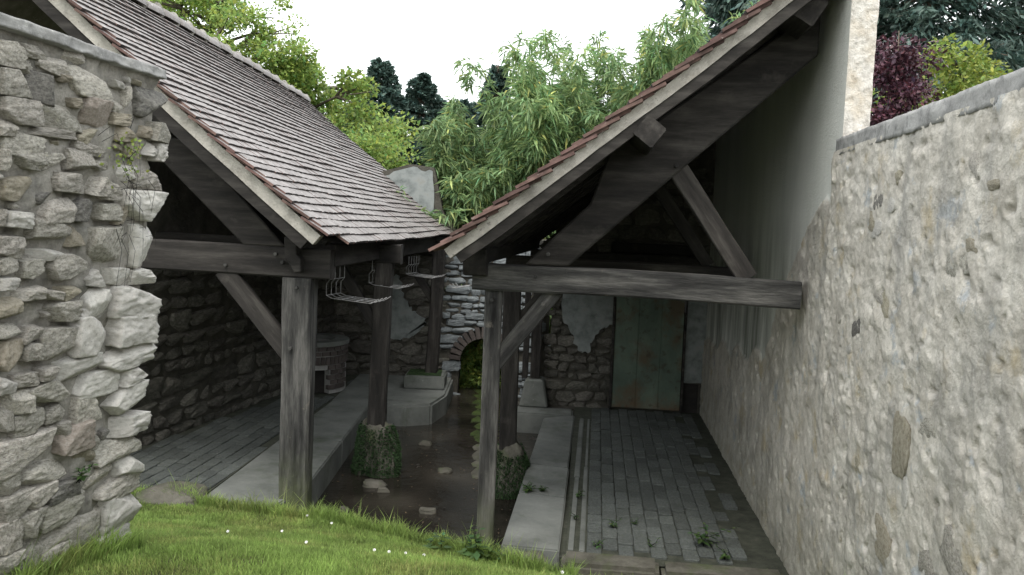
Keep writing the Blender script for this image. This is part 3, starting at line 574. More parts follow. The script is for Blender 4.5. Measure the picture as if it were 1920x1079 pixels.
slab_poly('block', [(-1.47, 11.5), (-.90, 11.5), (-.90, 12.05), (-1.47, 12.05)], -.763, -.57, 'slab', sb, bev=.02)
slab_poly('moss_cover', [(-1.44, 11.53), (-.95, 11.53), (-.97, 12.0), (-1.44, 12.0)], -.572, -.560, 'moss', sb, bev=.004)
# round brick stove in the corner
ov = empty('brick_stove', (-2.75, 11.3, -.77), 'round brick wash stove with a dark stoke hole in the far left corner', 'brick stove')
R_, cx_, cy_ = .50, -2.76, 11.38
brk = [mesh_from('brick', *(lambda V, F: (V, F))(*boxVF(-.5, .5, -.5, .5, -.5, .5)), MAT['brick']) for _ in range(1)]
def ring(r0, r1, z0, z1, a0=0, a1=360, n=48):
    V = []; F = []
    for i in range(n+1):
        a = math.radians(a0+(a1-a0)*i/n); c, s = math.cos(a), math.sin(a)
        for (rr, z) in ((r0, z0), (r1, z0), (r1, z1), (r0, z1)): V.append((cx_+c*rr, cy_+s*rr, z))
    for i in range(n):
        for k in range(4): F.append((i*4+k, i*4+(k+1) % 4, i*4+4+(k+1) % 4, i*4+4+k))
    F += [(3, 2, 1, 0), tuple(n*4+k for k in range(4))]; return V, F
V, F = ring(.36, R_-.012, -.45, -.13); link('brick_core', mesh_from('brick_core', V, F, MAT['brick_joint']), ov)
V, F = ring(.36, R_-.012, -.78, -.45, -45, 235); link('brick_core', mesh_from('brick_core', V, F, MAT['brick_joint']), ov)
V, F = ring(.33, R_+.025, -.13, -.075); link('rim', mesh_from('rim', V, F, MAT['slab']), ov)
V, F = ring(.0, .37, -.78, -.30); link('firebox', mesh_from('firebox', V, F, MAT['boards']), ov)
def place_brick(a, z, w, h, d=.06): a = math.radians(a); n_ = Vector((math.cos(a), math.sin(a), 0)); link('brick', brk[0], ov, orient((cx_+n_.x*(R_-.025), cy_+n_.y*(R_-.025), z), (-n_.y, n_.x, 0), n_, (0, 0, 1), (w, d, h)))
for row, z in enumerate((-.17, -.235)):
    for k in range(-2, 19): place_brick(180+k*13.5+(6 if row else 0), z, .105, .052)
for k in range(-4, 32): place_brick(180+k*8.2, -.33, .058, .105)
for row in range(5):
    for k in range(3): place_brick(-42+k*13.5+(5 if row % 2 else 0), -.42-row*.068, .105, .055)
    for k in range(5): place_brick(180+k*13.5+(5 if row % 2 else 0), -.42-row*.068, .105, .055)
# left inner wall of the wash house
lwall = empty('rubble_wall', (-3.3, 9.5, -.8), 'dark rubble wall down the inside of the left shed beside the pavement', 'wall')
A, B = Vector((-4.02, 6.55, -.95)), Vector((-2.66, 12.7, -.95)); Ud = (B-A).normalized(); Nd = Vector((Ud.y, -Ud.x, 0))
def sheet(name, O, U, N, W, H, nu, nv, mat, parent, amp=.02, sc=6, back=.35):
    s, z = np.meshgrid(np.linspace(0, W, nu+1), np.linspace(0, H, nv+1), indexing='ij'); P = np.stack([s, z, s*0+O[0]], -1)
    d = amp*fbm(P, 4, sc); pts = np.array(O)+s[..., None]*np.array(U)+z[..., None]*np.array((0, 0, 1))+d[..., None]*np.array(N)
    me = mesh_from(name, pts.reshape(-1, 3), grid_faces(nu, nv), MAT[mat], smooth=True); return link(name, me, parent)
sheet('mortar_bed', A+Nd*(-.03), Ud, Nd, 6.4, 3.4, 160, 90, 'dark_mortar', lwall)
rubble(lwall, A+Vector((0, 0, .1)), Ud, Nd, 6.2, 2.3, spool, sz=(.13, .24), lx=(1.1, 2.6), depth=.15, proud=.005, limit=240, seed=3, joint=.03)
V = [tuple(A+Ud*a-Nd*b+Vector((0, 0, z))) for z in (0, 3.4) for a in (0, 6.4) for b in (.08, .4)]
link('core', mesh_from('core', V, [(0, 1, 3, 2), (4, 6, 7, 5), (0, 4, 5, 1), (2, 3, 7, 6), (0, 2, 6, 4), (1, 5, 7, 3)], MAT['dark_mortar']), lwall)

# ------------------------------------------------------------------ back wall with the brick arch over the stream
bw = empty('back_wall', (-1.2, 12.8, -1.1), 'rubble back wall with a brick arch over the stream and a patch of old plaster', 'wall')
BY = 12.62; AX, AR, AZ = -.40, .36, -.50      # arch centre, radius, springing
def arch_hole(s, z, g=.15):
    x, zz = -2.75+s, -1.15+z
    return abs(x-AX) < AR+g*.4 and zz < AZ or (zz >= AZ and math.hypot(x-AX, zz-AZ) < AR+g)
def back_top(s):
    x = -2.75+s
    return 1.15+(np.interp(x, [-2.8, -2.2, -1.62, -1.25, -1.1, -.9, .4], [2.15, 2.28, 2.46, 2.42, 1.75, 1.5, 1.4]))
# mortar body with the arch cut through: columns of quads
V = []; F = []
xs = np.unique(np.concatenate([np.linspace(-2.75, .42, 90), np.linspace(AX-AR, AX+AR, 24)]))
for x in xs:
    b = AZ+math.sqrt(max(0, AR**2-(x-AX)**2)) if abs(x-AX) <= AR else -1.2
    t = -1.15+back_top(x+2.75)
    for yy_ in (BY+.02, BY+.45): V += [(x, yy_, b), (x, yy_, t)]
for i in range(len(xs)-1):
    a = i*4; c = a+4
    F += [(a, c, c+1, a+1), (a+2, a+3, c+3, c+2), (a+1, c+1, c+3, a+3), (a, a+2, c+2, c)]
link('mortar_bed', mesh_from('mortar_bed', V, F, MAT['dark_mortar']), bw)
inpatch = lambda x, z: (-1.93 < x < -1.38 and -.12 < z < .22) or (-1.95 < x < -1.74 and .2 <= z < .7)
half = lambda s, z: inpatch(s-2.75, z-1.15) or arch_hole(s, z) or z > 1.15+1.75 or s > 1.80
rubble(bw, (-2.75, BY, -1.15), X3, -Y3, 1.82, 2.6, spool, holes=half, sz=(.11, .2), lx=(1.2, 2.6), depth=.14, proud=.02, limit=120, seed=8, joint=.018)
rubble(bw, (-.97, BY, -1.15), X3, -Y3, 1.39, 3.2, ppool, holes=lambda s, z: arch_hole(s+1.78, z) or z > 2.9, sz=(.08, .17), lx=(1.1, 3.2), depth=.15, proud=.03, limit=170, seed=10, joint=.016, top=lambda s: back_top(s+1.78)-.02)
for k in range(15):                             # arch voussoirs, one brick each
    a = math.radians(6+k*12); n_ = Vector((math.cos(a), 0, math.sin(a)))
    link('brick', brk[0], bw, orient((AX+n_.x*(AR+.075), BY+.02, AZ+n_.z*(AR+.075)), n_, -Y3, Vector((-n_.z, 0, n_.x)), (.17, .2, .066)))
prism('plaster_patch', ragged([(-2.0, -.05), (-1.78, -.22), (-1.55, -.2), (-1.32, .0), (-1.30, .12), (-1.52, .22), (-1.66, .42), (-1.72, .75), (-1.98, .8)], 5, .03, 3), (0, BY-.045, 0), X3, Z3, Y3, .07, 'plaster_old', bw, label='bluish flaking plaster patch', bev=0)
prism('plaster_face', ragged([(-2.35, 1.5), (-1.2, 1.5), (-1.27, 2.36), (-1.6, 2.41), (-2.3, 2.2)], 6, .03, 9), (0, BY-.012, 0), X3, Z3, Y3, .03, 'plaster_old', bw, bev=0)
# side return between arch wall and the right shed's back wall
rt_w = empty('side_wall', (.42, 11.8, -1.1), 'short return wall between the arch and the right shed', 'wall')
V = [(.40, 11.05, -1.2), (.52, 11.05, -1.2), (.40, 13.05, -1.2), (.52, 13.05, -1.2), (.40, 11.05, 1.4), (.52, 11.05, 1.4), (.40, 13.05, 1.4), (.52, 13.05, 1.4)]
link('core', mesh_from('core', V, [(0, 2, 3, 1), (4, 5, 7, 6), (0, 1, 5, 4), (2, 6, 7, 3), (0, 4, 6, 2), (1, 3, 7, 5)], MAT['dark_mortar']), rt_w)
rubble(rt_w, (.40, 12.6, -1.15), -Y3, -X3, 1.5, 2.4, ppool, sz=(.1, .18), depth=.12, proud=.02, limit=90, seed=12)
# mossy channel kerb running up to the arch, reflected foliage painted into its green
mk = empty('channel_kerb', (-.45, 10.4, -1.05), 'row of mossy blocks in mid-stream, foliage reflection painted in as bright green', 'kerb')
r = random.Random(2); y = 8.35
while y < 12.9:
    l_ = r.uniform(.26, .42); x = -.31-.035*(y-8.35)
    link('block', spool[r.randrange(10)], mk, orient((x, y+l_/2, WATER-.043), (0, 1, 0), (1, 0, 0), (0, 0, 1), (l_*.97, .15, .10))).data
    y += l_
mm = [stone_mesh(700+i, 8, .07, .93, 'moss_bright', fine=.03) for i in range(4)]
mb = [stone_mesh(710+i, 8, .07, .93, 'threshold', fine=.03) for i in range(4)]
for o in [c for c in bpy.data.objects if c.parent is mk]: o.data = (mm if o.matrix_basis.translation.y > 9.7 else mb)[r.randrange(4)]

# ------------------------------------------------------------------ right shed: floor, washing slabs, back wall, door
pr_ = tag(link('pavement', mesh_from('pavement', [tuple(RF(u, v, -.787)) for u, v in ((.6, -.05), (2.2, -.05), (2.3, 5.4), (.5, 5.4))], [(0, 1, 2, 3)], MAT['joint'])), kind='structure')
r = random.Random(9); n = 0
for i in range(12):
    for j in range(25):
        u = .80+i*.117; v = .07+(j+.5)*.205+(.10 if i % 2 else 0)+r.uniform(-.01, .01)
        if u < 2.07 and v < 5.0:
            if u > 1.85 and r.random() < .45: continue
            link('paver', pavm[r.randrange(6)], pr_, Matrix.Translation(RF(u, v, -.797+r.uniform(-.006, .007))) @ Matrix.Rotation(-YAW+r.uniform(-.025, .025), 4, 'Z') @ Matrix.Rotation(r.uniform(-.02, .02), 4, 'X') @ Matrix.Diagonal((.113+r.uniform(-.003, .001), .201, .05, 1))); n += 1
br = empty('washing_bench', RF(.34, 2.3, -1.2), 'smooth stone washing slabs along the right bank beside the brick pavement', 'washing bench')
def MR(): return Matrix.Translation(RF(0, 0, 0)) @ Matrix.Rotation(-YAW, 4, 'Z')
sc_ = [(.06, 1.30, .548), (1.31, 2.22, .545), (2.235, 4.5, .535)]
for (a, b, w) in sc_:
    la, lb = .12+.008*a, .12+.008*b
    skew = .0 if a < .1 else -.07
    slab_poly('slab', [(la, a+.0 if a < .1 else a), (w, a+skew if a > .1 else a-.02), (w, b-.07 if b < 4 else b), (lb, b if b < 4 else b-.25)], -1.2, -.765-(.004 if a > 2 else 0), 'slab', br, M=MR())
slab_poly('slab', [(-.35, 4.52), (.50, 4.52), (.50, 4.95), (-.35, 4.95)], -1.2, -.78, 'slab', br, M=MR(), bev=.02)
for (a, b, w0, w1, z) in [(.1, 1.9, .60, .655, -.780), (1.92, 4.4, .60, .655, -.777), (.1, 2.3, .69, .73, -.778), (2.32, 4.4, .69, .73, -.781)]:
    slab_poly('kerb', [(w0, a), (w1, a), (w1, b), (w0, b)], -.86, z, 'slab', br, M=MR(), bev=.008)
slab_poly('gutter', [(.55, .02), (.745, .02), (.74, 4.5), (.54, 4.5)], -.9, -.806, 'joint', br, M=MR(), bev=0)
slab_poly('pit_wall', [(-.35, 4.9), (.52, 4.9), (.52, 5.2), (-.35, 5.2)], -1.2, -.78, 'dark_mortar', br, M=MR(), bev=0)
MAT['threshold'] = MAT.get('threshold') or material('earthy_worn_stone', [(.3, (.06, .058, .045)), (.55, (.12, .115, .095)), (.8, (.19, .18, .155))], 6, coord='World', bump=1, bscale=40, bdist=.01, spots=[((.06, .08, .03), 5, .5, .65, .7)], grain=.3)
ts = empty('threshold_stone', RF(1.2, -.1, -.9), 'long low threshold stone between the lawn and the right pavement', 'threshold')
slab_poly('stone', [(.57, -.22), (1.25, -.20), (1.26, .04), (.57, .05)], -1.0, -.755, 'threshold', ts, M=MR(), bev=.03)
slab_poly('stone', [(1.27, -.20), (2.12, -.16), (2.12, .05), (1.27, .04)], -1.0, -.772, 'threshold', ts, M=MR(), bev=.03)
# back wall of the right shed
bk = empty('end_wall', RF(1.2, 5.2, -.8), 'rubble end wall of the right shed with peeling plaster beside the green door', 'wall')
BV = 5.12
O = RF(.16, BV, -.85)
def rzz(u): t = u+.30; return 1.415+.770*t+.017*t*t
V = [tuple(RF(u, v, z if z < 0 else rzz(u)-.1)) for z in (-.9, 1) for (u, v) in ((.16, BV+.03), (.16, BV+.4), (2.4, BV+.03), (2.4, BV+.4))]
link('mortar_bed', mesh_from('mortar_bed', V, [(0, 2, 3, 1), (4, 5, 7, 6), (0, 1, 5, 4), (2, 6, 7, 3), (0, 4, 6, 2), (1, 3, 7, 5)], MAT['dark_mortar']), bk)
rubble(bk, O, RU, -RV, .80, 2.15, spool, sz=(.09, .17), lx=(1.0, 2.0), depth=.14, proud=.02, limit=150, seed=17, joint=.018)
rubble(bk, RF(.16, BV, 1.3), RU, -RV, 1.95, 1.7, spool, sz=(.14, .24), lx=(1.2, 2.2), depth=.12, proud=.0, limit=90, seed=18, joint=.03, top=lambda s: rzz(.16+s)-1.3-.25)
pp = prism('plaster_patch', ragged([(.42, .20), (.52, -.02), (.66, -.06), (.73, .14), (.86, .30), (.97, .34), (.97, 1.2), (.30, 1.2), (.30, .42)], 5, .025, 5), RF(0, BV-.06, 0), RU, Z3, RV, .045, 'plaster_old', bk, label='greenish peeling plaster above the bare stones', bev=0)
prism('plaster_panel', ragged([(1.92, -.38), (2.2, -.38), (2.2, 1.25), (1.92, 1.25)], 4, .008, 6), RF(0, BV-.02, 0), RU, Z3, RV, .04, 'plaster_old', bk, bev=0)
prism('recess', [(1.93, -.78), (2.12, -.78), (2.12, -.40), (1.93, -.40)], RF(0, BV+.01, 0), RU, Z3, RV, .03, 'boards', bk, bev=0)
dr = empty('metal_door', RF(1.45, BV-.03, -.78), 'green sheet door with rust at its foot in the back of the right shed', 'door')
for a, b in ((1.0, 1.305), (1.3065, 1.60), (1.6015, 1.885)):
    prism('panel', [(a, -.75), (b, -.75), (b, 1.22), (a, 1.22)], RF(0, BV-.055, 0), RU, Z3, RV, .03, 'door', dr, bev=.004)
for a, b in ((.96, .995), (1.89, 1.92)): prism('jamb', [(a, -.78), (b, -.78), (b, 1.28), (a, 1.28)], RF(0, BV-.075, 0), RU, Z3, RV, .075, 'wood', dr, bev=.006)
prism('lintel', [(.9, 1.285), (2.0, 1.285), (2.0, 1.42), (.9, 1.42)], RF(0, BV-.08, 0), RU, Z3, RV, .08, 'wood', dr, bev=.01)
# third post of the right shed stands on a tapered stone against this wall: see frame below

# ------------------------------------------------------------------ right shed timber and roof
rs = empty('wash_house', RF(1.0, 2.5, -.77), 'right open wash house whose tiled roof falls to the left over the stream', 'wash house')
def RP(u, z): return (u, z)
# truss at the front (v = 0)
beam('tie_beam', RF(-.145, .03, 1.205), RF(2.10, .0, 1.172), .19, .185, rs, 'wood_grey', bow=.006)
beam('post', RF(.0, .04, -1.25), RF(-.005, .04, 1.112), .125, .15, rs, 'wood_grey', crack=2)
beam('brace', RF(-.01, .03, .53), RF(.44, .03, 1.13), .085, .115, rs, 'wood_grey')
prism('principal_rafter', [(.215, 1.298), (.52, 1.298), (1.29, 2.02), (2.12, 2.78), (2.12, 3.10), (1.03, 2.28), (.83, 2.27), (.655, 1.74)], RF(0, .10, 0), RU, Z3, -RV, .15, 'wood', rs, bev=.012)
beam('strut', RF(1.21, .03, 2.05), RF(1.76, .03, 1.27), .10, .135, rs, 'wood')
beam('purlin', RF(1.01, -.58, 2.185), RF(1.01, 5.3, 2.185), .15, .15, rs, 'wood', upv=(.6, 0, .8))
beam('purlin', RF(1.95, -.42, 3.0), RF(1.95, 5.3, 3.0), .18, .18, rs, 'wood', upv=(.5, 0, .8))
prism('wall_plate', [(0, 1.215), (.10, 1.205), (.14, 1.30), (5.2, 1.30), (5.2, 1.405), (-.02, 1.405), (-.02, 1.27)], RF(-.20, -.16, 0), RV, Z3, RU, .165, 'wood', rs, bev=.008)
# frames further back
for (v, base, ub) in ((2.12, -.60, -.07), (5.0, -.42, -.02)):
    beam('post', RF(ub, v, base), RF(ub-.01, v, 1.12), .165 if v < 3 else .13, .15, rs, 'wood', rough=.012, crack=1)
    beam('tie_beam', RF(-.145, v, 1.20), RF(2.1, v, 1.18), .17, .18, rs, 'wood')
    if v < 3:
        beam('brace', RF(ub, v, .55), RF(ub+.42, v, 1.13), .07, .10, rs)
        beam('principal_rafter', RF(.25, v, 1.30), RF(2.1, v, 2.92), .14, .24, rs)
        beam('strut', RF(1.21, v, 2.05), RF(1.76, v, 1.27), .09, .12, rs)
beam('post', RF(-.16, 5.02, -.42), RF(-.16, 5.02, 1.12), .08, .08, rs, 'wood')
# roof of the right shed: swept slope
UE = -.30
def rz(u): t = u-UE; return 1.405+.770*t+.017*t*t+(-.005*math.sin(t*5))
def rn(u): s = .770+.034*(u-UE); v = Vector((-s, 0, 1)).normalized(); return v, Vector((1, 0, s)).normalized()
def roof_strip(name, parent, du0, du1, off0, off1, v0, v1, mat, n=26):
    """A band that follows the slope between two normal offsets: mortar, barge rafter, boarding."""
    V = []; F = []
    for i in range(n+1):
        u = du0+(du1-du0)*i/n; nv, tv = rn(u)
        for v in (v0, v1):
            for o in (off0, off1):
                w = .006*float(fbm(np.array([[i*.9, o*30, v]]), 2, 1.)[0])
                V.append(tuple(RF(u+nv.x*(o+w), v, rz(u)+nv.z*(o+w))))
    for i in range(n):
        a = i*4; F += [(a, a+4, a+5, a+1), (a+2, a+3, a+7, a+6), (a+1, a+5, a+7, a+3), (a, a+2, a+6, a+4)]
    F += [(0, 1, 3, 2), (n*4, n*4+2, n*4+3, n*4+1)]
    return link(name, mesh_from(name, V, F, MAT[mat]), parent)
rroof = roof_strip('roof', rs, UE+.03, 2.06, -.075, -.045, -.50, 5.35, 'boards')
roof_strip('verge_mortar', rs, UE+.02, 2.06, -.098, -.028, -.565, -.48, 'mortar_band')
roof_strip('barge_rafter', rs, UE+.05, 2.06, -.165, -.101, -.55, -.47, 'wood')
for k in range(11): roof_strip('rafter', rs, UE+.03, 2.04, -.165, -.078, -.0+k*.5, .075+k*.5, 'wood', n=8)
def tile_mesh(w, l, t, seed):
    """Flat clay tile: top face weathered, edges red, the lower one dark with painted row shadow; slight camber and a chipped lower edge."""
    r = random.Random(seed); nu_, nv_ = 4, 3; V = []
    for s in (0, 1):
        for i in range(nu_+1):
            for j in range(nv_+1):
                x = (i/nu_-.5)*w; y = (j/nv_-.5)*l; z = -.0012*((2*i/nu_-1)**2)+.006*((2*j/nv_-1)**2)*-.4
                if j == 0: y += r.uniform(-.004, .004)
                V.append((x, y, z+(t if s else 0)))
    V = np.array(V); o = (nu_+1)*(nv_+1); F = []; fm = []
    g = grid_faces(nu_, nv_)
    for f in g: F.append(tuple(f[::-1])); fm.append(1)
    for f in g: F.append(tuple(f+o)); fm.append(0)
    for i in range(nu_):
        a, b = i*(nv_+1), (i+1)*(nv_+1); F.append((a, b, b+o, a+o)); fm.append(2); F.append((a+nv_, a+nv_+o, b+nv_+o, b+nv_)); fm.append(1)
    for j in range(nv_):
        F.append((j, j+o, j+1+o, j+1)); fm.append(1); a = nu_*(nv_+1)+j; F.append((a, a+1, a+1+o, a+o)); fm.append(1)
    return V, F, fm
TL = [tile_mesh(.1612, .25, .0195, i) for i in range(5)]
TM_ = [mesh_from('roof_tile', V, F, [MAT['tile'], MAT['tile_red'], MAT['tile_edge_shade']], fm) for V, F, fm in TL]
def tile_matrix(p, xdir, down, nrm, lift): 
    x = xdir.normalized(); n = nrm.normalized(); d = down.normalized()
    R = Matrix(((x.x, -d.x, n.x, p.x), (x.y, -d.y, n.y, p.y), (x.z, -d.z, n.z, p.z), (0, 0, 0, 1)))
    return R @ Matrix.Rotation(lift, 4, 'X')
def lay_tiles(placed, roof_part, thing_, limit):
    """placed: (distance, matrix, kind). The nearest become sub-parts of the roof, the rest one mesh."""
    placed.sort(key=lambda t: t[0]); V = []; F = []; fm = []; b = 0
    for i, (d_, M, k) in enumerate(placed):
        if i < limit: link('roof_tile', TM_[k], roof_part, M)
        else:
            v, f, m = TL[k]; A_ = np.array(M); q = v@A_[:3, :3].T+A_[:3, 3]; V.append(q); F += [tuple(c+b for c in ff) for ff in f]; fm += m; b += len(v)
    if V: link('tile_field', mesh_from('tile_field', np.concatenate(V), F, [MAT['tile'], MAT['tile_red'], MAT['tile_edge_shade']], fm), thing_, kind='stuff')
camp = Vector((0, 0, 1.55)); r = random.Random(4); placed = []
s_len = 2.42/math.cos(math.radians(38.2)); rows = int(s_len/.086)
for j in range(rows):
    u = UE-.03+2.36*(j/rows); nv, tv = rn(u); nW = RF(nv.x, 0, nv.z)-RF(0, 0, 0); tW = RF(tv.x, 0, tv.z)-RF(0, 0, 0)
    for i in range(37):
        v = -.60+.079+i*.16+(0 if j % 2 else -.04 if i == 0 else -.08)
        jit = r.uniform(-.014, .014) if i == 0 else r.uniform(-.004, .004)
        c = RF(u, v+(jit if i == 0 else 0), rz(u))+tW*.115+nW*(-.012+r.uniform(-.003, .004))
        placed.append(((c-camp).length*(.5 if i < 1 else 1), tile_matrix(c, -RV, -tW, nW, math.radians(-10.0+r.uniform(-.8, .8))), r.randrange(5)))
lay_tiles(placed, rroof, rs, 300)

# ------------------------------------------------------------------ left shed timber and roof
ls = empty('wash_house', (-2.8, 9.5, -.77), 'left open wash house with a long lichened tile roof falling to the right', 'wash house')
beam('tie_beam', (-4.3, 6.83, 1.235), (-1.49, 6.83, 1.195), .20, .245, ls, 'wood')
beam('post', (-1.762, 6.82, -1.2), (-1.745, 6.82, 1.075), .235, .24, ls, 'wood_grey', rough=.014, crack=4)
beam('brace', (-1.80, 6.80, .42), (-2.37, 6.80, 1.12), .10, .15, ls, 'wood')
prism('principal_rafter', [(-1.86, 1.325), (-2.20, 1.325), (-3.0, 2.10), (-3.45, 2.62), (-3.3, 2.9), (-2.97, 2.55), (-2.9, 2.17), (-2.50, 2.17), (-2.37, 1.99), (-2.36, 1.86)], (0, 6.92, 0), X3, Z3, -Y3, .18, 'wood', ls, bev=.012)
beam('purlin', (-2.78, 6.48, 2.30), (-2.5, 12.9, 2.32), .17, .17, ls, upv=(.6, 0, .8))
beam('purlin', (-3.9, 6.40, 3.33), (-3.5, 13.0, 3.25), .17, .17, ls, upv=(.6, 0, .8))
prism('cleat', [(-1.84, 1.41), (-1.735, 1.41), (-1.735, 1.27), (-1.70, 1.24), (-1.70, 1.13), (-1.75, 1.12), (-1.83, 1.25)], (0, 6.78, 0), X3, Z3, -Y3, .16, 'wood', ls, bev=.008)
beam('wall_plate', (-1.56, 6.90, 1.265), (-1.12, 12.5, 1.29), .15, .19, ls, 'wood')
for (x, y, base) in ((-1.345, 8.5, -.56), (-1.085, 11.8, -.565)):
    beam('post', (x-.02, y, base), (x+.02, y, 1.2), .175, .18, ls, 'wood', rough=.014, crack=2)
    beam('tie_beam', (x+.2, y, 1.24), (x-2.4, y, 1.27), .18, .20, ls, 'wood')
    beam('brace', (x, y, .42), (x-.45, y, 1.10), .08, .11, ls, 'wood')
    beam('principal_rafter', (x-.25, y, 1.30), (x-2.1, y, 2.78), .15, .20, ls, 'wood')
E0, E1 = Vector((-1.425, 6.35, 1.425)), Vector((-.94, 13.4, 1.49)); K0, K1 = Vector((-4.0, 6.35, 3.67)), Vector((-3.53, 13.8, 3.50))
def LP(s, t, off=0.):
    """Point on the left roof: s from the front verge to the back, t from eave to ridge, off along its normal."""
    a = E0.lerp(E1, s); b = K0.lerp(K1, s); p = a.lerp(b, t); p.z += .05*math.sin(math.pi*s)*t-.03*math.sin(math.pi*t)-.02*math.sin(math.pi*s)
    n = (b-a).cross(E1-E0).normalized(); n = n if n.z > 0 else -n
    return p+n*off, n, (b-a).normalized(), ((E1.lerp(K1, t))-(E0.lerp(K0, t))).normalized()
def left_band(name, s0, s1, t0, t1, o0, o1, mat, nt=30, ns=1, parent=None):
    V = []; F = []
    for i in range(nt+1):
        t = t0+(t1-t0)*i/nt
        for s in (s0, s1):
            for o in (o0, o1): V.append(tuple(LP(s, t, o+.006*float(fbm(np.array([[i*.8, o*30, s]]), 2, 1.)[0]))[0]))
    for i in range(nt):
        a = i*4; F += [(a, a+1, a+5, a+4), (a+2, a+6, a+7, a+3), (a+1, a+3, a+7, a+5), (a, a+4, a+6, a+2)]
    F += [(0, 2, 3, 1), (nt*4, nt*4+1, nt*4+3, nt*4+2)]
    return link(name, mesh_from(name, V, F, MAT[mat]), parent or ls)
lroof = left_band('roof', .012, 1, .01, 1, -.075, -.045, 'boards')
left_band('verge_mortar', .0, .012, .015, 1, -.122, -.030, 'mortar_band')
left_band('barge_rafter', .002, .012, .03, 1, -.215, -.126, 'wood')
for k in range(13): left_band('rafter', .06+k*.072, .072+k*.072, .02, .99, -.16, -.078, 'wood', nt=6)
# far side of the roof, so that it stands as a roof from the side too
V = []; 
for s in (0, 1):
    b = K0.lerp(K1, s); V += [tuple(b+Vector((.05, 0, -.02))), tuple(b+Vector((-2.2, 0, -1.9)))]
link('far_slope', mesh_from('far_slope', V, [(0, 1, 3, 2)], MAT['tile']), ls)
r = random.Random(14); placed = []; Ltot = 7.1; NR = 35
slope = (K0-E0).length; cols = 45
for j in range(-1, NR):
    t = (j+.0)*.0955/slope
    for i in range(cols):
        s = (i*.161+.079+(0 if j % 2 else -.0805)-.02+(.10 if j < 0 else 0))/Ltot
        if s > 1.005 or (j < 0 and i == 0): continue
        if i == 0 and j % 2 == 0: s += .03/Ltot
        wob = .004*math.sin(i*.9+j*.37)+.003*math.sin(i*.31+j*1.7)
        p, n_, upd, al = LP(s, t, -.002+wob+r.uniform(-.001, .001)); p = p+upd*(.115+r.uniform(-.003, .003)+.004*math.sin(i*.5+j))
        placed.append(((p-camp).length*(.75 if i == 0 else 1), tile_matrix(p, al, -upd, n_, math.radians(-10.6+r.uniform(-.3, .3))), r.randrange(5)))
lay_tiles(placed, lroof, ls, 300)
# ridge tiles with mortar collars
def ridge_mesh(seed):
    V = []; n = 10; r_ = random.Random(seed)
    for x in np.linspace(-.16, .16, 5):
        for rr in (.115, .095):
            for k in range(n+1):
                a = math.pi*(k/n); q = rr*(1+.05*math.sin(x*9+seed)); V.append((x, math.cos(a)*q*1.05, math.sin(a)*q*.95))
    m = n+1; F = []
    for i in range(4):
        for k in range(n): 
            a = i*2*m+k; F.append((a, a+1, a+2*m+1, a+2*m)); a += m; F.append((a, a+2*m, a+2*m+1, a+1))
    for i in (0, 4):
        for k in range(n): a = i*2*m+k; F.append((a, a+m, a+m+1, a+1) if i == 0 else (a, a+1, a+m+1, a+m))
    return mesh_from('ridge_tile', V, F, MAT['tile'], smooth=True)
rgm = [ridge_mesh(i) for i in range(3)]
colm = stone_mesh(900, 8, .18, .3, 'mortar', fine=.05)
nrg = 21
for k in range(nrg):
    s = (k+.5)/nrg; p, n_, upd, al = LP(s, 1.0)
    al = (al+Vector((0, 0, r.uniform(-.03, .03)))).normalized()
    link('ridge_tile', rgm[k % 3], lroof, frame(p+Vector((-.02, 0, -.02+r.uniform(-.008, .008))), al) @ Matrix.Diagonal((1, 1, 1, 1)))
    q = LP((k+1)/nrg, 1.0)[0]
    link('mortar_collar', colm, lroof, frame(q+Vector((-.02, 0, .005)), al) @ Matrix.Diagonal((.085, .25, .22, 1)))
# mossy footings in the stream
def footing(parent, p, w, h, seed, label=None):
    me = stone_mesh(seed, 20, .16, .45, 'threshold', fine=.06)
    for v in me.vertices: k_ = 1-.42*max(0., v.co.z+.5)**1.3; v.co.x *= k_*1.12; v.co.y *= k_*1.12
    f = link('footing', me, parent, orient(Vector(p)+Vector((0, 0, h/2)), (1, 0, 0), (0, -1, 0), (0, 0, 1), (w*.92, w*.92, h)), label=label)
    rs_ = np.random.default_rng(seed); M_ = np.array(wmat(f)); co = np.array([v.co[:] for v in me.vertices]); co = co@M_[:3, :3].T+M_[:3, 3]
    T = np.array([[q.vertices[0], q.vertices[i], q.vertices[i+1]] for q in me.polygons for i in (1, 2)]); a0, a1, a2 = co[T[:, 0]], co[T[:, 1]], co[T[:, 2]]
    N_ = np.cross(a1-a0, a2-a0); ar = np.linalg.norm(N_, axis=1); ctr = np.array(p)+np.array([0, 0, h/2]); N_ /= ar[:, None]+1e-12; N_ *= np.sign(((a0-ctr)*N_).sum(1))[:, None]
    n = 16000; k = rs_.choice(len(T), n, p=ar/ar.sum()); q1, q2 = rs_.random(n), rs_.random(n); fl = q1+q2 > 1; q1[fl], q2[fl] = 1-q1[fl], 1-q2[fl]
    P = a0[k]+(a1-a0)[k]*q1[:, None]+(a2-a0)[k]*q2[:, None]; a = N_[k]
    keep = (P[:, 2] < p[2]+h*(.93+.14*fbm(P, 2, 7.))) & (P[:, 2] > WATER-.03); P = P[keep]; a = a[keep]; n = len(P)
    P = P+a*(.02*np.clip(fbm(P, 3, 14.)+.4, 0, 1))[:, None]
    t1 = np.cross(a, rs_.normal(size=(n, 3))); t1 /= np.linalg.norm(t1, axis=1)[:, None]; s = rs_.uniform(.004, .010, n)[:, None]
    V = np.stack([P-t1*s, P+t1*s, P+a*s*2.4+rs_.normal(size=(n, 3))*.006+np.array([0, 0, -.006])], 1).reshape(-1, 3)
    ti = np.repeat(rs_.uniform(.45, 1.7, (n, 1)), 3, 0)*np.ones(3)
    link('moss', mesh_from('moss', V, np.arange(3*n).reshape(n, 3), MAT['mossleaf'], tint=ti), f, kind='stuff')
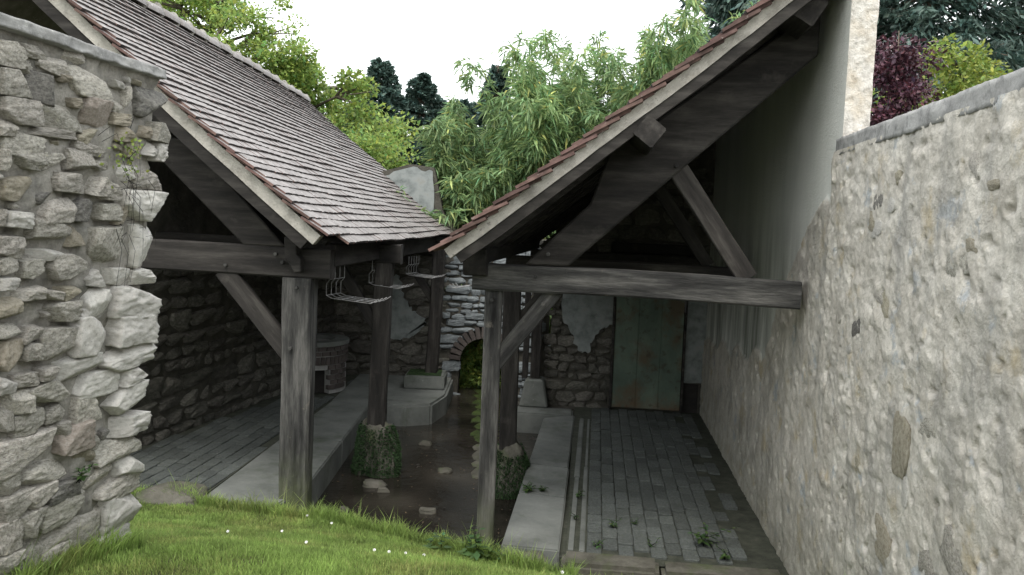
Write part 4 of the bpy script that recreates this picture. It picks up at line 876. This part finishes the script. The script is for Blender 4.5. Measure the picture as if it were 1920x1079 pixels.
MAT['mossleaf'] = leafmat('moss_frond', (.03, .062, .022), .2, .8)
footing(ls, (-1.35, 8.5, -1.22), .50, .70, 41, 'stub of stone wrapped in thick green moss')
footing(rs, RF(-.06, 2.12, -1.22), .46, .66, 43, 'mossy stone stub standing in the stream')
prism('footing', [(-.19, -.78), (.19, -.78), (.12, -.41), (-.12, -.41)], RF(-.02, 4.85, 0)+RV*.28, RU, Z3, -RV, .28, 'slab', rs, bev=.02, label='tapered stone foot under the rearmost post')

# oak pegs  at the joints
def peg(parent, p, n, rr=.014, proud=.018):
    p = Vector(p); n = Vector(n).normalized(); V, F = tubes([[p-n*.03, p+n*proud]], rr, 8); link('peg', mesh_from('peg', np.array([tuple(v) for v in V]), F, MAT['wood_grey']), parent)
for q in ((-1.93, 6.715, 1.265), (-1.875, 6.715, 1.20), (-2.34, 6.73, 1.16), (-1.75, 6.69, 1.0), (-1.79, 6.69, .50)): peg(ls, q, (0, -1, 0))
for (u, z) in ((1.23, 2.02), (.38, 1.38), (.30, 1.22), (1.70, 1.22), (.0, 1.04), (.36, 1.03)): peg(rs, RF(u, -.055 if z > 1.3 else -.065, z), -RV)
# light through the door gap, made as a pale strip under the tie beam
rp = [tuple(RF(1.335, -.11+.004*math.sin(k*2.), 1.10-.012*k)) for k in range(8)]
tube_obj('rope', [rp], [.004, .006], 'dry', None, 5, label='short pale strip under the right tie beam standing for light through the door gap', category='rope')
# ------------------------------------------------------------------ wire racks hanging under the eaves
def rack(p, dx, dy, drop, n, sp, label, flip=1):
    """Bent wire tray: n parallel J wires, cross wires, hung from the plate."""
    p = Vector(p); paths = []
    for k in range(n):
        o = p+Vector((.02*k, sp*k, 0))
        paths.append([o+Vector((0, 0, 0)), o+Vector((0, 0, -drop*.42)), o+Vector((-.03*flip, 0, -drop*.55)), o+Vector((-.03*flip, 0, -drop*.88)), o+Vector((.02*flip, 0, -drop*.96)), o+Vector((dx*.85*flip, dy, -drop*1.06)), o+Vector((dx*flip, dy, -drop*.92))])
    for f in (.25, .55, .85):
        a = p+Vector((dx*f*flip, dy*f, -drop*(.95+.11*f))); paths.append([a, a+Vector((.02*(n-1), sp*(n-1), 0))])
    for h in (.42, .88):
        a = p+Vector((-.03*flip*(h > .5), 0, -drop*h)); paths.append([a, a+Vector((.02*(n-1), sp*(n-1), 0))])
    return paths
for (p, dx, dy, drop, n, sp, lab, fl) in [((-1.55, 7.02, 1.18), .42, -.02, .30, 4, .10, 'wire tray hanging nearest the front under the left eave', 1),
        ((-1.42, 8.35, 1.18), .33, 0, .27, 4, .10, 'wire tray hanging in the middle by the second post of the left shed', 1),
        ((-1.26, 10.0, 1.16), .34, 0, .24, 5, .09, 'farthest wire tray under the left eave before the third post', 1),
        ((-.40, 7.9, 1.24), .20, 0, .27, 3, .12, 'small wire hook rack against the pale stones at the right eave', -1)]:
    o = tube_obj('wire_rack', rack(p, dx, dy, drop, n, sp, lab, fl), .0034, 'wire', None, 5, label=lab, category='wire rack', group='wire racks hanging under the eaves')
    if fl < 0: tag(tube_obj('mount', [[(p[0], p[1]-.05, 1.245), (p[0], p[1]+.3, 1.245), (-.15, p[1]+.3, 1.28)]], .006, 'wire', o))

# ------------------------------------------------------------------ lawn 
def blades(name, x, y, zf, hmin, hmax, wid, seed, mat, lean=.6, green=1., **t):
    r = np.random.default_rng(seed); n = len(x); z = zf(x, y)-.004
    clump = fbm(np.stack([x, y, x*0+2], -1), 3, 5.); dry = fbm(np.stack([x, y, x*0+6], -1), 3, 2.3)
    h = r.uniform(hmin, hmax, n)*(1+.55*clump)*np.where(r.random(n) < .03, 1.8, 1); a = r.uniform(0, 6.283, n); w = wid*r.uniform(.6, 1.3, n)
    ln = r.uniform(.1, lean, n)*h; b = a+r.uniform(-1.6, 1.6, n)
    V = np.zeros((n, 5, 3))
    V[:, 0] = np.stack([x-np.cos(a)*w, y-np.sin(a)*w, z], -1); V[:, 1] = np.stack([x+np.cos(a)*w, y+np.sin(a)*w, z], -1)
    mx, my = x+np.cos(b)*ln*.35, y+np.sin(b)*ln*.35
    V[:, 2] = np.stack([mx+np.cos(a)*w*.7, my+np.sin(a)*w*.7, z+h*.6], -1); V[:, 3] = np.stack([mx-np.cos(a)*w*.7, my-np.sin(a)*w*.7, z+h*.6], -1)
    V[:, 4] = np.stack([x+np.cos(b)*ln, y+np.sin(b)*ln, z+h], -1)
    k = np.arange(n)*5
    T = np.stack([np.stack([k, k+1, k+2], -1), np.stack([k, k+2, k+3], -1), np.stack([k+3, k+2, k+4], -1)], 1).reshape(-1, 3)
    base = np.array([1., 1., 1.])*green; br_ = (1+.38*clump+r.normal(0, .22, n)).clip(.4, 1.9)[:, None]
    yl = np.clip(dry*1.0+r.normal(-.05, .2, n), 0, 1)[:, None]; tint = (base*br_)*(1-yl)+np.array([1.9, 1.25, 1.8])*br_*yl*.85
    ti = np.repeat(tint, 5, 0); ti = ti.reshape(n, 5, 3); ti[:, :2] *= .75; ti[:, 4] *= 1.15
    return link(name, mesh_from(name, V.reshape(-1, 3), T, MAT[mat], tint=ti.reshape(-1, 3)), kind='stuff', **t)
r = np.random.default_rng(33)
N = 330000; x = r.uniform(-3.3, 2.1, N); y = r.uniform(3.0, 6.85, N)
e = edgeY(x)+.05*fbm(np.stack([x, x*0, x*0], -1), 3, 4.)
ok = (y < e+.03) & (x > XL(y, 0)-.15*(y < 4.05)-(y > 4.05)*9) & (x < XW(y)-.05)
dens = np.where((x > .35), np.clip((5.15-y)*1.4+.10*fbm(np.stack([x, y, x*0], -1), 2, 4.), .12, 1), 1)
ok &= r.random(N) < dens
ok &= ~((np.abs(x+1.75) < .12) & (np.abs(y-6.82) < .12))
blades('grass', x[ok], y[ok], ground_z, .015, .038, .0026, 1, 'grass')
# longer fringe along the edges: bank, foot of the walls and posts
n = 9000; x = r.uniform(-3.2, .5, n); y = edgeY(x)+r.uniform(-.12, .06, n)
blades('long_grass', x, y, ground_z, .05, .13, .003, 2, 'grass', lean=.9)
n = 1500; yy_ = r.uniform(3.2, 4.05, n); blades('long_grass', XL(yy_, 0)+r.uniform(0, .07, n), yy_, ground_z, .05, .14, .003, 3, 'grass', lean=.9)
n = 700; yy_ = r.uniform(4.2, 5.7, n); blades('long_grass', XW(yy_)-r.uniform(.02, .1, n), yy_, ground_z, .03, .10, .003, 4, 'grass', lean=.9)
litter(260, 8, (.3, 1.95), (4.6, 5.55), ground_z, .02, 'dry', 'fallen_leaves')
# daisies dotted in the lawn
petal = []
def daisy_mesh():
    V = []; F = []
    for k in range(11):
        a = k*2*math.pi/11; b = len(V); c, s = math.cos(a), math.sin(a)
        V += [(c*.004-s*.002, s*.004+c*.002, .0), (c*.004+s*.002, s*.004-c*.002, 0), (c*.014+s*.003, s*.014-c*.003, .003), (c*.014-s*.003, s*.014+c*.003, .003)]; F.append((b, b+1, b+2, b+3))
    return mesh_from('daisy', V, F, MAT['petal'])
dm = daisy_mesh()
for (x, y, dl) in [(-1.52, 6.28, 'white daisy at the foot of the left front post'), (-1.46, 5.35, 'white daisy on the left of the lawn, a stride below the front post'), (-1.12, 4.62, 'white daisy low in the lawn at the left, nearest the stone wall'), (-.63, 4.52, 'white daisy in the nearer middle of the lawn'), (-.57, 4.80, 'white daisy in the middle of the lawn, just above the nearest pair'), (-.47, 4.90, 'white daisy in mid lawn, right of centre of the cluster'), (-.22, 5.06, 'white daisy high in the lawn below the nettles'), (.31, 4.05, 'white daisy at the bottom right of the lawn'), (-.70, 4.44, 'lowest white daisy of the middle cluster'), (-1.28, 6.05, 'white daisy at the top edge of the lawn by the water'), (-1.7, 5.0, 'leftmost white daisy of the lawn')]:
    z = float(ground_z(np.array(x), np.array(y)))
    o = link('daisy', dm, None, Matrix.Translation((x, y, z+.040)) @ Matrix.Rotation(.7, 4, 'X') @ Matrix.Scale(.62, 4), label=dl, category='daisy', group='daisies dotted over the lawn')
# rocks at the edge of the lawn
for i, (x, y, z, s, lab) in enumerate([(-2.74, 6.66, -.76, (.52, .34, .15), 'low grey rock at the lawn edge in front of the left pavement'), (.16, 5.66, -.80, (.30, .2, .14), 'rounded stone at the lawn edge right of the nettles'),
        (-.02, 5.78, -.83, (.16, .14, .10), 'small stone at the foot of the right front post'), (-3.15, 6.62, -.79, (.4, .3, .08), 'flat slab stone at the end of the left pavement')]):
    link('rock', stone_mesh(60+i, 16, .12, .45, 'threshold', fine=.04), None, orient((x, y, z), (1, .1, 0), (0, -1, 0), (0, 0, 1), s), label=lab, category='rock')

# ------------------------------------------------------------------ leafy plants
def leaf_mesh(name, P, D, N, ln, wd, mat, tint, parent=None, fold=.25, droop=.0, curl=2, **t):
    """Leaves at P pointing along D, facing N. Two or three segments each, folded along the rib."""
    n = len(P); D = D/np.linalg.norm(D, axis=1)[:, None]; S = np.cross(D, N); S /= (np.linalg.norm(S, axis=1)[:, None]+1e-9); N2 = np.cross(S, D)
    ln = np.broadcast_to(ln, (n,))[:, None]; wd = np.broadcast_to(wd, (n,))[:, None]; g = np.array([0, 0, -1.])
    m = P+D*ln*.45+g*ln*droop*.2+N2*ln*.03; tip = P+D*ln*.97+g*ln*droop
    V = np.stack([P, m+S*wd*.5-N2*wd*fold, tip, m-S*wd*.5-N2*wd*fold], 1).reshape(-1, 3); k = np.arange(n)*4
    F = np.stack([np.stack([k, k+1, k+2], -1), np.stack([k, k+2, k+3], -1)], 1).reshape(-1, 3)
    return link(name, mesh_from(name, V, F, MAT[mat], tint=np.repeat(tint, 4, 0)), parent, **t)
def unit(r, n):
    v = r.normal(size=(n, 3)); return v/np.linalg.norm(v, axis=1)[:, None]
def tinted(r, n, P, lo=.55, hi=1.5, sc=1.2, warm=.15):
    b = (1+.35*fbm(P, 3, sc)+r.normal(0, .2, n)).clip(lo, hi)[:, None]; w = r.normal(0, warm, (n, 1))
    return b*np.concatenate([1+w, 1+w*.2, 1-w*.3], 1).clip(.3, 2)
def broadleaf(name, base, H, spread, nlimb, nclump, nleaf, lsize, mat, label, cat, group=None, seed=1, trunk_r=.12, shape=1., zlo=.25, bare=None, cl=(.25, .5)):
    """Tree or shrub: tapered trunk, forking limbs, leaf clumps at the ends of the twigs with gaps between."""
    r_ = random.Random(seed); rn_ = np.random.default_rng(seed); root = empty(name, base, label, cat, group); B = Vector(base); limbs = []; tips = []
    top = B+Vector((r_.uniform(-.2, .2), r_.uniform(-.2, .2), H*.82)); tr = [B, B.lerp(top, .35)+Vector((r_.uniform(-.1, .1), 0, 0)), B.lerp(top, .7), top]
    tube_obj('trunk', [tr], [trunk_r, trunk_r*.75, trunk_r*.45, trunk_r*.12], 'bark', root, 8)
    for k in range(nlimb):
        f = zlo+(1-zlo)*(k+.5)/nlimb*.95; p = B.lerp(top, f); a = k*2.4+r_.uniform(-.5, .5); rad = spread*math.sqrt(max(.08, 1-abs((f-.45)/.62)**2))*r_.uniform(.75, 1.12)*shape
        q = p+Vector((math.cos(a)*rad, math.sin(a)*rad, rad*r_.uniform(.15, .6))); mid = p.lerp(q, .5)+Vector((0, 0, rad*.08))
        limbs.append([p, mid, q])
        for _ in range(max(1, nclump//nlimb)):
            g = r_.uniform(.25, 1.08); c = (p.lerp(mid, g*2) if g < .5 else mid.lerp(q, g*2-1))+Vector((r_.gauss(0, .14), r_.gauss(0, .14), r_.gauss(0, .12)))*spread
            tips.append(c)
            if r_.random() < .5: limbs.append([mid, mid.lerp(c, .6)+Vector((0, 0, .03)), c])
    tube_obj('limb', limbs, [trunk_r*.32, trunk_r*.17, trunk_r*.05], 'bark', root, 5)
    C = np.array([tuple(t) for t in tips]); ci = rn_.integers(0, len(C), nleaf); cr = rn_.uniform(*cl, len(C))
    o = unit(rn_, nleaf)*(rn_.random((nleaf, 1))**.45)*cr[ci][:, None]*np.array([1, 1, .72]); P = C[ci]+o
    D = unit(rn_, nleaf)*.8+o/(np.linalg.norm(o, axis=1)[:, None]+1e-6)*.6+np.array([0, 0, -.15]); Nn = unit(rn_, nleaf)*.7+np.array([0, 0, 1.])
    leaf_mesh('crown', P, D, Nn, lsize*rn_.uniform(.6, 1.3, nleaf), lsize*.62*rn_.uniform(.6, 1.3, nleaf), mat, tinted(rn_, nleaf, P), root)
    return root
def conifer(base, H, R, n, label, seed, droop=.35, mat='leaf_conifer', group=None, spray=.5, zlo=.1, leafw=.09, nbk=14, sw=.22):
    r_ = np.random.default_rng(seed); root = empty('conifer_tree', base, label, 'tree', group); B = np.array(base, float)
    tube_obj('trunk', [[B, B+np.array([0, 0, H*.5]), B+np.array([0, 0, H])]], [.22, .13, .02], 'bark', root, 8)
    P = []; D = []; br = []
    nb = int(H*nbk)
    for k in range(nb):
        f = zlo+(1-zlo)*(k/nb); rad = R*(1-f)**.75*r_.uniform(.55, 1.15)+.12; a = r_.uniform(0, 6.283); z = H*f
        d = np.array([math.cos(a), math.sin(a), 0]); tip = B+d*rad+np.array([0, 0, z-droop*rad*.35+rad*.12]); st = B+np.array([0, 0, z]); br.append([st, (st+tip)/2+np.array([0, 0, .06*rad]), tip])
        m = max(4, int(n/nb)); g = r_.uniform(.12, 1.0, m)**.8; side = np.cross(d, [0, 0, 1]); q = st+(tip-st)*g[:, None]+side*(r_.normal(0, sw, m)*rad*(1.1-g))[:, None]
        q[:, 2] += .06*rad-r_.exponential(.16, m)*droop*1.2; P.append(q); D.append(d*.7+side*r_.normal(0, .7, (m, 1))+np.array([0, 0, 1])*r_.normal(-droop*.9, .35, (m, 1)))
    P = np.concatenate(P); D = np.concatenate(D)+unit(r_, len(P))*.25
    tube_obj('limb', br, [.045, .025, .008], 'bark', root, 4)
    m = len(P); leaf_mesh('crown', P, D, unit(r_, m)+np.array([0, 0, .8]), spray*r_.uniform(.4, 1.1, m), leafw*r_.uniform(.6, 1.5, m), mat, tinted(r_, m, P, .4, 1.7, 1., .08), root)
def bamboo(base, lean, H, n, nleaf, label, seed, rad=.35, lsz=.17, group=None, arch=.35, out=None):
    """A clump of arching canes with whorls of long drooping leaves."""
    r_ = np.random.default_rng(seed); root = empty('bamboo_clump', base, label, 'bamboo', group); B = np.array(base, float); C = []; DD = []
    for k in range(n):
        a = r_.uniform(0, 6.283); o = B+np.array([math.cos(a), math.sin(a), 0])*rad*math.sqrt(r_.random()); h = H*r_.uniform(.62, 1.03)
        l = np.array([math.cos(a), math.sin(a), 0])*arch*h*r_.uniform(.3, 1.1)*.6+np.array([lean[0], lean[1], 0])*r_.uniform(.4, 1.2)
        pts = [o+l*(t**2.2)+np.array([0, 0, h*(t-.10*t**4)]) for t in np.linspace(0, 1, 9)]
        tube_obj('culm', [pts], list(np.linspace(.013, .002, 9)), 'culm', root, 5)
        for t in np.linspace(.22, 1, 22):
            i = min(7, int(t*8)); g = t*8-i; p = pts[i]*(1-g)+pts[i+1]*g; w = .34*(1.15-t)+.10
            for _ in range(3):
                aa = r_.uniform(0, 6.283); d = np.array([math.cos(aa), math.sin(aa), r_.uniform(-.1, .6)]); C.append(p+d*r_.uniform(.15, 1.)*w); DD.append(d)
    C = np.array(C); DD = np.array(DD); ci = r_.integers(0, len(C), nleaf); P = C[ci]+r_.normal(0, .035, (nleaf, 3))
    D = DD[ci]*.6+unit(r_, nleaf)*.75+np.array([0, 0, -.35]); Nn = unit(r_, nleaf)*.5+np.array([0, 0, 1.])
    k_ = (P[:, 1] > 12.75) | (P[:, 2] > 1.62+.5*(P[:, 0] > -.3)+.75*(P[:, 0]+.3).clip(0)); P, D, Nn = P[k_], D[k_], Nn[k_]; nleaf = len(P)
    ti = tinted(r_, nleaf, P, .5, 1.7, 1.4, .12); yl = (r_.random(nleaf) < .045)[:, None]; ti = np.where(yl, ti*np.array([2.0, 1.5, 1.2]), ti)
    leaf_mesh('foliage', P, D, Nn, lsz*r_.uniform(.55, 1.25, nleaf), lsz*.15*r_.uniform(.7, 1.3, nleaf), 'leaf_bamboo', ti, root, fold=.15, droop=.28)
gB = 'bamboo behind the right shed'
bamboo((-.15, 13.7, -.8), (-.1, -.3), 5.0, 34, 34000, 'leftmost dense bamboo clump leaning over the back wall', 61, .65, .21, gB)
bamboo((.85, 13.5, -.8), (.1, -.3), 5.6, 40, 46000, 'tall bamboo clump at the centre of the bamboo, highest against the sky', 62, .75, .21, gB)
bamboo((1.95, 13.4, -.8), (.2, -.3), 6.2, 36, 38000, 'bamboo clump rising right of the tall central clump', 63, .7, .21, gB)
bamboo((3.15, 13.4, -.8), (.2, 0), 7.0, 34, 32000, 'sunlit yellow-green bamboo clump farthest right by the tiled verge', 64, .7, .21, gB)
bamboo((-.65, 13.5, -.8), (-.45, -.8), 3.15, 14, 9000, 'low bamboo spray drooping onto the left roof edge', 65, .25, .2, gB, arch=.5)
bamboo((1.4, 13.6, -.8), (.3, -.1), 5.6, 26, 26000, 'bamboo clump filling the gap between the two tall clumps', 66, .8, .2, gB)
bamboo((2.55, 13.5, -.8), (.2, -.1), 6.3, 26, 26000, 'bamboo clump just left of the sunlit rightmost one', 67, .7, .2, gB)
gT = 'pale green trees behind the left shed'
broadleaf('hornbeam_tree', (-4.75, 18.5, -.8), 6.9, 2.0, 32, 210, 30000, .12, 'leaf_lime', 'bright lime green bushy tree behind the middle of the left roof', 'tree', gT, 71, .14, zlo=.2)
broadleaf('hornbeam_tree', (-3.3, 17.5, -.8), 4.9, 1.5, 26, 150, 18000, .10, 'leaf_lime', 'lower lime green tree beside the dark conifers, nearest the bamboo', 'tree', gT, 72, .12, zlo=.2)
broadleaf('hornbeam_tree', (-4.0, 17.0, -.8), 4.9, 1.5, 26, 150, 18000, .10, 'leaf_lime', 'rounded lime green tree between the two others right behind the roof end', 'tree', gT, 75, .12, zlo=.2)
broadleaf('hornbeam_tree', (-6.4, 17.5, -.8), 8.6, 2.1, 34, 190, 30000, .095, 'leaf_lime', 'tall loose pale green tree showing above the roof ridge at upper left', 'tree', gT, 73, .14, zlo=.35, cl=(.2, .45))
broadleaf('hornbeam_tree', (-8.9, 18.5, -.8), 9.2, 2.1, 34, 180, 28000, .095, 'leaf_lime', 'pale green tree at the far left over the ridge tiles', 'tree', gT, 74, .14, zlo=.35, cl=(.2, .45))
gC = 'dark conifers in the distance'
conifer((-5.5, 33, -1), 8.9, 3.2, 34000, 'leftmost dark blue-green conifer with ragged upright tips', 81, .15, group=gC, spray=.26, leafw=.10, nbk=34, sw=.16)
conifer((-4.0, 34, -1), 8.6, 3.2, 34000, 'dark conifer in the middle of the distant row', 82, .15, group=gC, spray=.26, leafw=.10, nbk=34, sw=.16)
conifer((-2.2, 34, -1), 7.6, 3.4, 32000, 'lower dark conifer beside the bamboo, right end of the distant row', 83, .15, group=gC, spray=.26, leafw=.10, nbk=34, sw=.16)
conifer((-.9, 33, -1), 8.9, 2.4, 18000, 'narrow dark conifer top peeping over the bamboo', 84, .15, group=gC, spray=.26, leafw=.10, nbk=34, sw=.16)
conifer((-3.1, 35, -1), 7.6, 3.2, 30000, 'dark conifer filling the gap in the distant row', 88, .15, group=gC, spray=.26, leafw=.10, nbk=34, sw=.16)
conifer((-6.9, 35, -1), 7.4, 3.0, 26000, 'dark conifer at the left end of the distant row, mostly behind the lime tree', 89, .15, group=gC, spray=.26, leafw=.10, nbk=34, sw=.16)
gR = 'big drooping conifers at the upper right'
conifer((6.9, 24, -1), 14, 5.2, 50000, 'large drooping conifer above the right tiled verge', 85, .8, group=gR, spray=.36, leafw=.075, zlo=.52)
conifer((14.6, 24.5, -1), 16, 4.8, 45000, 'large dark drooping conifer behind the white pillar at the right', 86, .8, group=gR, spray=.36, leafw=.075, zlo=.36)
conifer((10.5, 22, -1), 14, 4.6, 48000, 'lighter green spruce just right of the white pillar', 87, .8, group=gR, spray=.34, leafw=.07, zlo=.3)
broadleaf('purple_shrub', (4.3, 9.4, -.3), 5.1, .36, 20, 130, 11000, .065, 'leaf_purple', 'dark purple leaved shrub behind the right wall by the white pillar', 'shrub', None, 91, .05, zlo=.3, cl=(.16, .3))
broadleaf('yellow_green_shrub', (6.5, 12.2, -.3), 5.35, 1.15, 26, 170, 22000, .085, 'leaf_yellow', 'yellow-green shrub behind the right wall beyond the purple one', 'shrub', None, 92, .06, zlo=.3, cl=(.2, .4))
for i, (x, y, h) in enumerate([(-.95, 13.35, .9), (-.42, 13.3, 1.0), (.1, 13.35, .9)]):
    broadleaf('leafy_shrub', (x, y, -1.2), h+.5, .36, 14, 70, 4200, .085, 'leaf_lime', ['bright green bush left of centre beyond the brick arch', 'bright green bush filling the opening of the brick arch', 'bright green bush right of centre beyond the brick arch'][i], 'shrub', 'bushes seen through the brick arch', 95+i, .03, zlo=.1, cl=(.14, .26))
# hills on the horizon 
hx, hy = np.meshgrid(np.linspace(-220, 260, 90), np.linspace(170, 320, 20), indexing='ij')
hz = -2+(26+9*fbm(np.stack([hx, hx*0, hx*0], -1), 3, .012))*np.sin(np.clip((hy-170)/150, 0, 1)*math.pi*.5)**.7*np.clip(1.0-.0*hx, 0, 1)+1.2*fbm(np.stack([hx, hy, hx*0], -1), 3, .12)
link('hill', mesh_from('hill', np.column_stack([hx.ravel(), hy.ravel(), hz.ravel()]), grid_faces(89, 19), MAT['hill'], smooth=True), kind='structure')

# ------------------------------------------------------------------ nettles, fern and weeds
def herb(name, base, H, pairs, lsz, label, seed, cat='weed', group=None, mat='leaf_weed', nst=1, lean=.1, wide=.55):
    r_ = np.random.default_rng(seed); root = empty(name, base, label, cat, group); B = np.array(base, float); P = []; D = []; Sz = []; st = []
    for s in range(nst):
        ln = r_.normal(0, lean, 3)*H; ln[2] = 0; h = H*r_.uniform(.7, 1.05); pts = [B+r_.normal(0, .01, 3)*[1, 1, 0]+ln*t*t+np.array([0, 0, h*t]) for t in np.linspace(0, 1, 5)]; st.append(pts)
        for k in range(pairs):
            t = .2+.8*(k+.5)/pairs; i = min(3, int(t*4)); p = pts[i]+(pts[i+1]-pts[i])*(t*4-i); a = k*1.57+r_.uniform(-.3, .3)+s
            for q in (0, math.pi): P.append(p); D.append([math.cos(a+q), math.sin(a+q), r_.uniform(-.2, .4)]); Sz.append(lsz*(1.15-.7*t)*r_.uniform(.8, 1.2))
    tube_obj('stem', st, [.003, .0015], mat, root, 4)
    P, D, Sz = np.array(P), np.array(D), np.array(Sz); n = len(P)
    leaf_mesh('foliage', P, D, unit(r_, n)*.2+np.array([0, 0, 1.]), Sz, Sz*wide, mat, tinted(r_, n, P, .6, 1.5), root, fold=.12, droop=.25)
def gz(x, y): return float(ground_z(np.array(float(x)), np.array(float(y))))
for i, (x, y, H, pr__, ls_, lab) in enumerate([(-.17, 5.62, .34, 7, .10, 'tallest nettle in front of the right front post'), (-.10, 5.60, .20, 5, .09, 'short nettle close to the foot of the right front post'), (-.25, 5.65, .22, 5, .09, 'middle nettle leaning left of the post'),
        (-.42, 5.72, .24, 4, .11, 'young nettle at the water edge, left of the others'), (-.50, 5.78, .18, 4, .09, 'leftmost small nettle at the lawn edge'), (-.02, 5.58, .16, 4, .07, 'tiny reddish weed beside the small stone')]):
    herb('nettle', (x, y, gz(x, y)-.02), H, pr__, ls_, lab, 200+i, 'nettle', 'nettles at the water edge', nst=2 if i == 0 else 1)
def tuft(name, p, n, L_, label, seed, cat='weed', group=None, mat='leaf_weed', wd=.012, up_=.7):
    r_ = np.random.default_rng(seed); P = np.array(p, float)+r_.normal(0, .012, (n, 3))*[1, 1, 0]; a = r_.uniform(0, 6.283, n); D = np.stack([np.cos(a), np.sin(a), r_.uniform(.1, up_*2, n)], -1)
    return leaf_mesh(name, P, D, unit(r_, n)*.2+np.array([0, 0, 1.]), L_*r_.uniform(.5, 1.2, n), wd*r_.uniform(.7, 1.3, n), mat, tinted(r_, n, P), None, droop=.3, label=label, category=cat, group=group)
q = RF(.20, 1.33, -.765); herb('fern', q, .07, 4, .05, 'small green fern growing from the joint in the right washing slab', 220, 'fern', nst=10, lean=.9)
q = RF(.33, 1.37, -.765); herb('creeping_weed', q, .05, 4, .04, 'little creeping weed beside the fern on the slab joint', 221, 'weed', nst=6, lean=.9)
gw_ = 'weeds growing between the paving bricks'
for i, (u, v, H, n_, lab) in enumerate([(1.62, .38, .17, 6, 'largest leafy weed on the right pavement near the wall'), (1.74, .14, .10, 5, 'leafy weed close to the threshold near the right wall'), (.66, 1.3, .08, 4, 'weed in the gutter beside the fern slab'), (.95, .62, .08, 4, 'small weed in the third row of paving bricks'),
        (.82, .18, .07, 4, 'weed behind the left end of the threshold stone'), (1.22, .28, .06, 3, 'tiny weed in the middle of the pavement front'), (1.12, .70, .06, 3, 'tiny weed in a paving joint farther back'), (.64, .75, .06, 4, 'low weed at the front of the gutter')]):
    herb('weed', RF(u, v, -.775), H, n_, H*.55, lab, 230+i, 'weed', gw_, nst=3, lean=.5)
# dry plant hanging from the left wall
r_ = np.random.default_rng(9); paths = []
for k in range(30):
    y, z = 3.70+r_.normal(0, .09), 1.62+r_.normal(0, .16); p = Vector((XL(y, z)+.05, y, z)); d = Vector((r_.uniform(.0, .05), r_.normal(-.02, .06), r_.uniform(-.24, .05)))
    paths.append([p, p+d*.5+Vector((.03, 0, .02)), p+d+Vector((.01, 0, -.03))])
dp = empty('dry_wall_plant', (XL(3.7, 1.6)+.03, 3.7, 1.6), 'dry straggly plant clinging to the left stone wall near its corner', 'wall plant')
ds_ = tube_obj('dry_stems', paths, [.0013, .0006], 'dry', dp, 4, kind='stuff')
n = 70; y = 3.68+r_.normal(0, .07, n); z = 1.80+r_.normal(0, .05, n); P = np.stack([XL(y, z)+.06, y, z], -1)
leaf_mesh('leaves', P, unit(r_, n)+np.array([.4, 0, -.1]), unit(r_, n)+np.array([1., 0, .5]), .022, .015, 'leaf_yellow', tinted(r_, n, P), dp)
herb('wall_weed', (XL(3.56, .33)+.04, 3.56, .36), .09, 4, .05, 'small green weed rooted low in the left stone wall', 240, 'weed', nst=3, lean=.6)
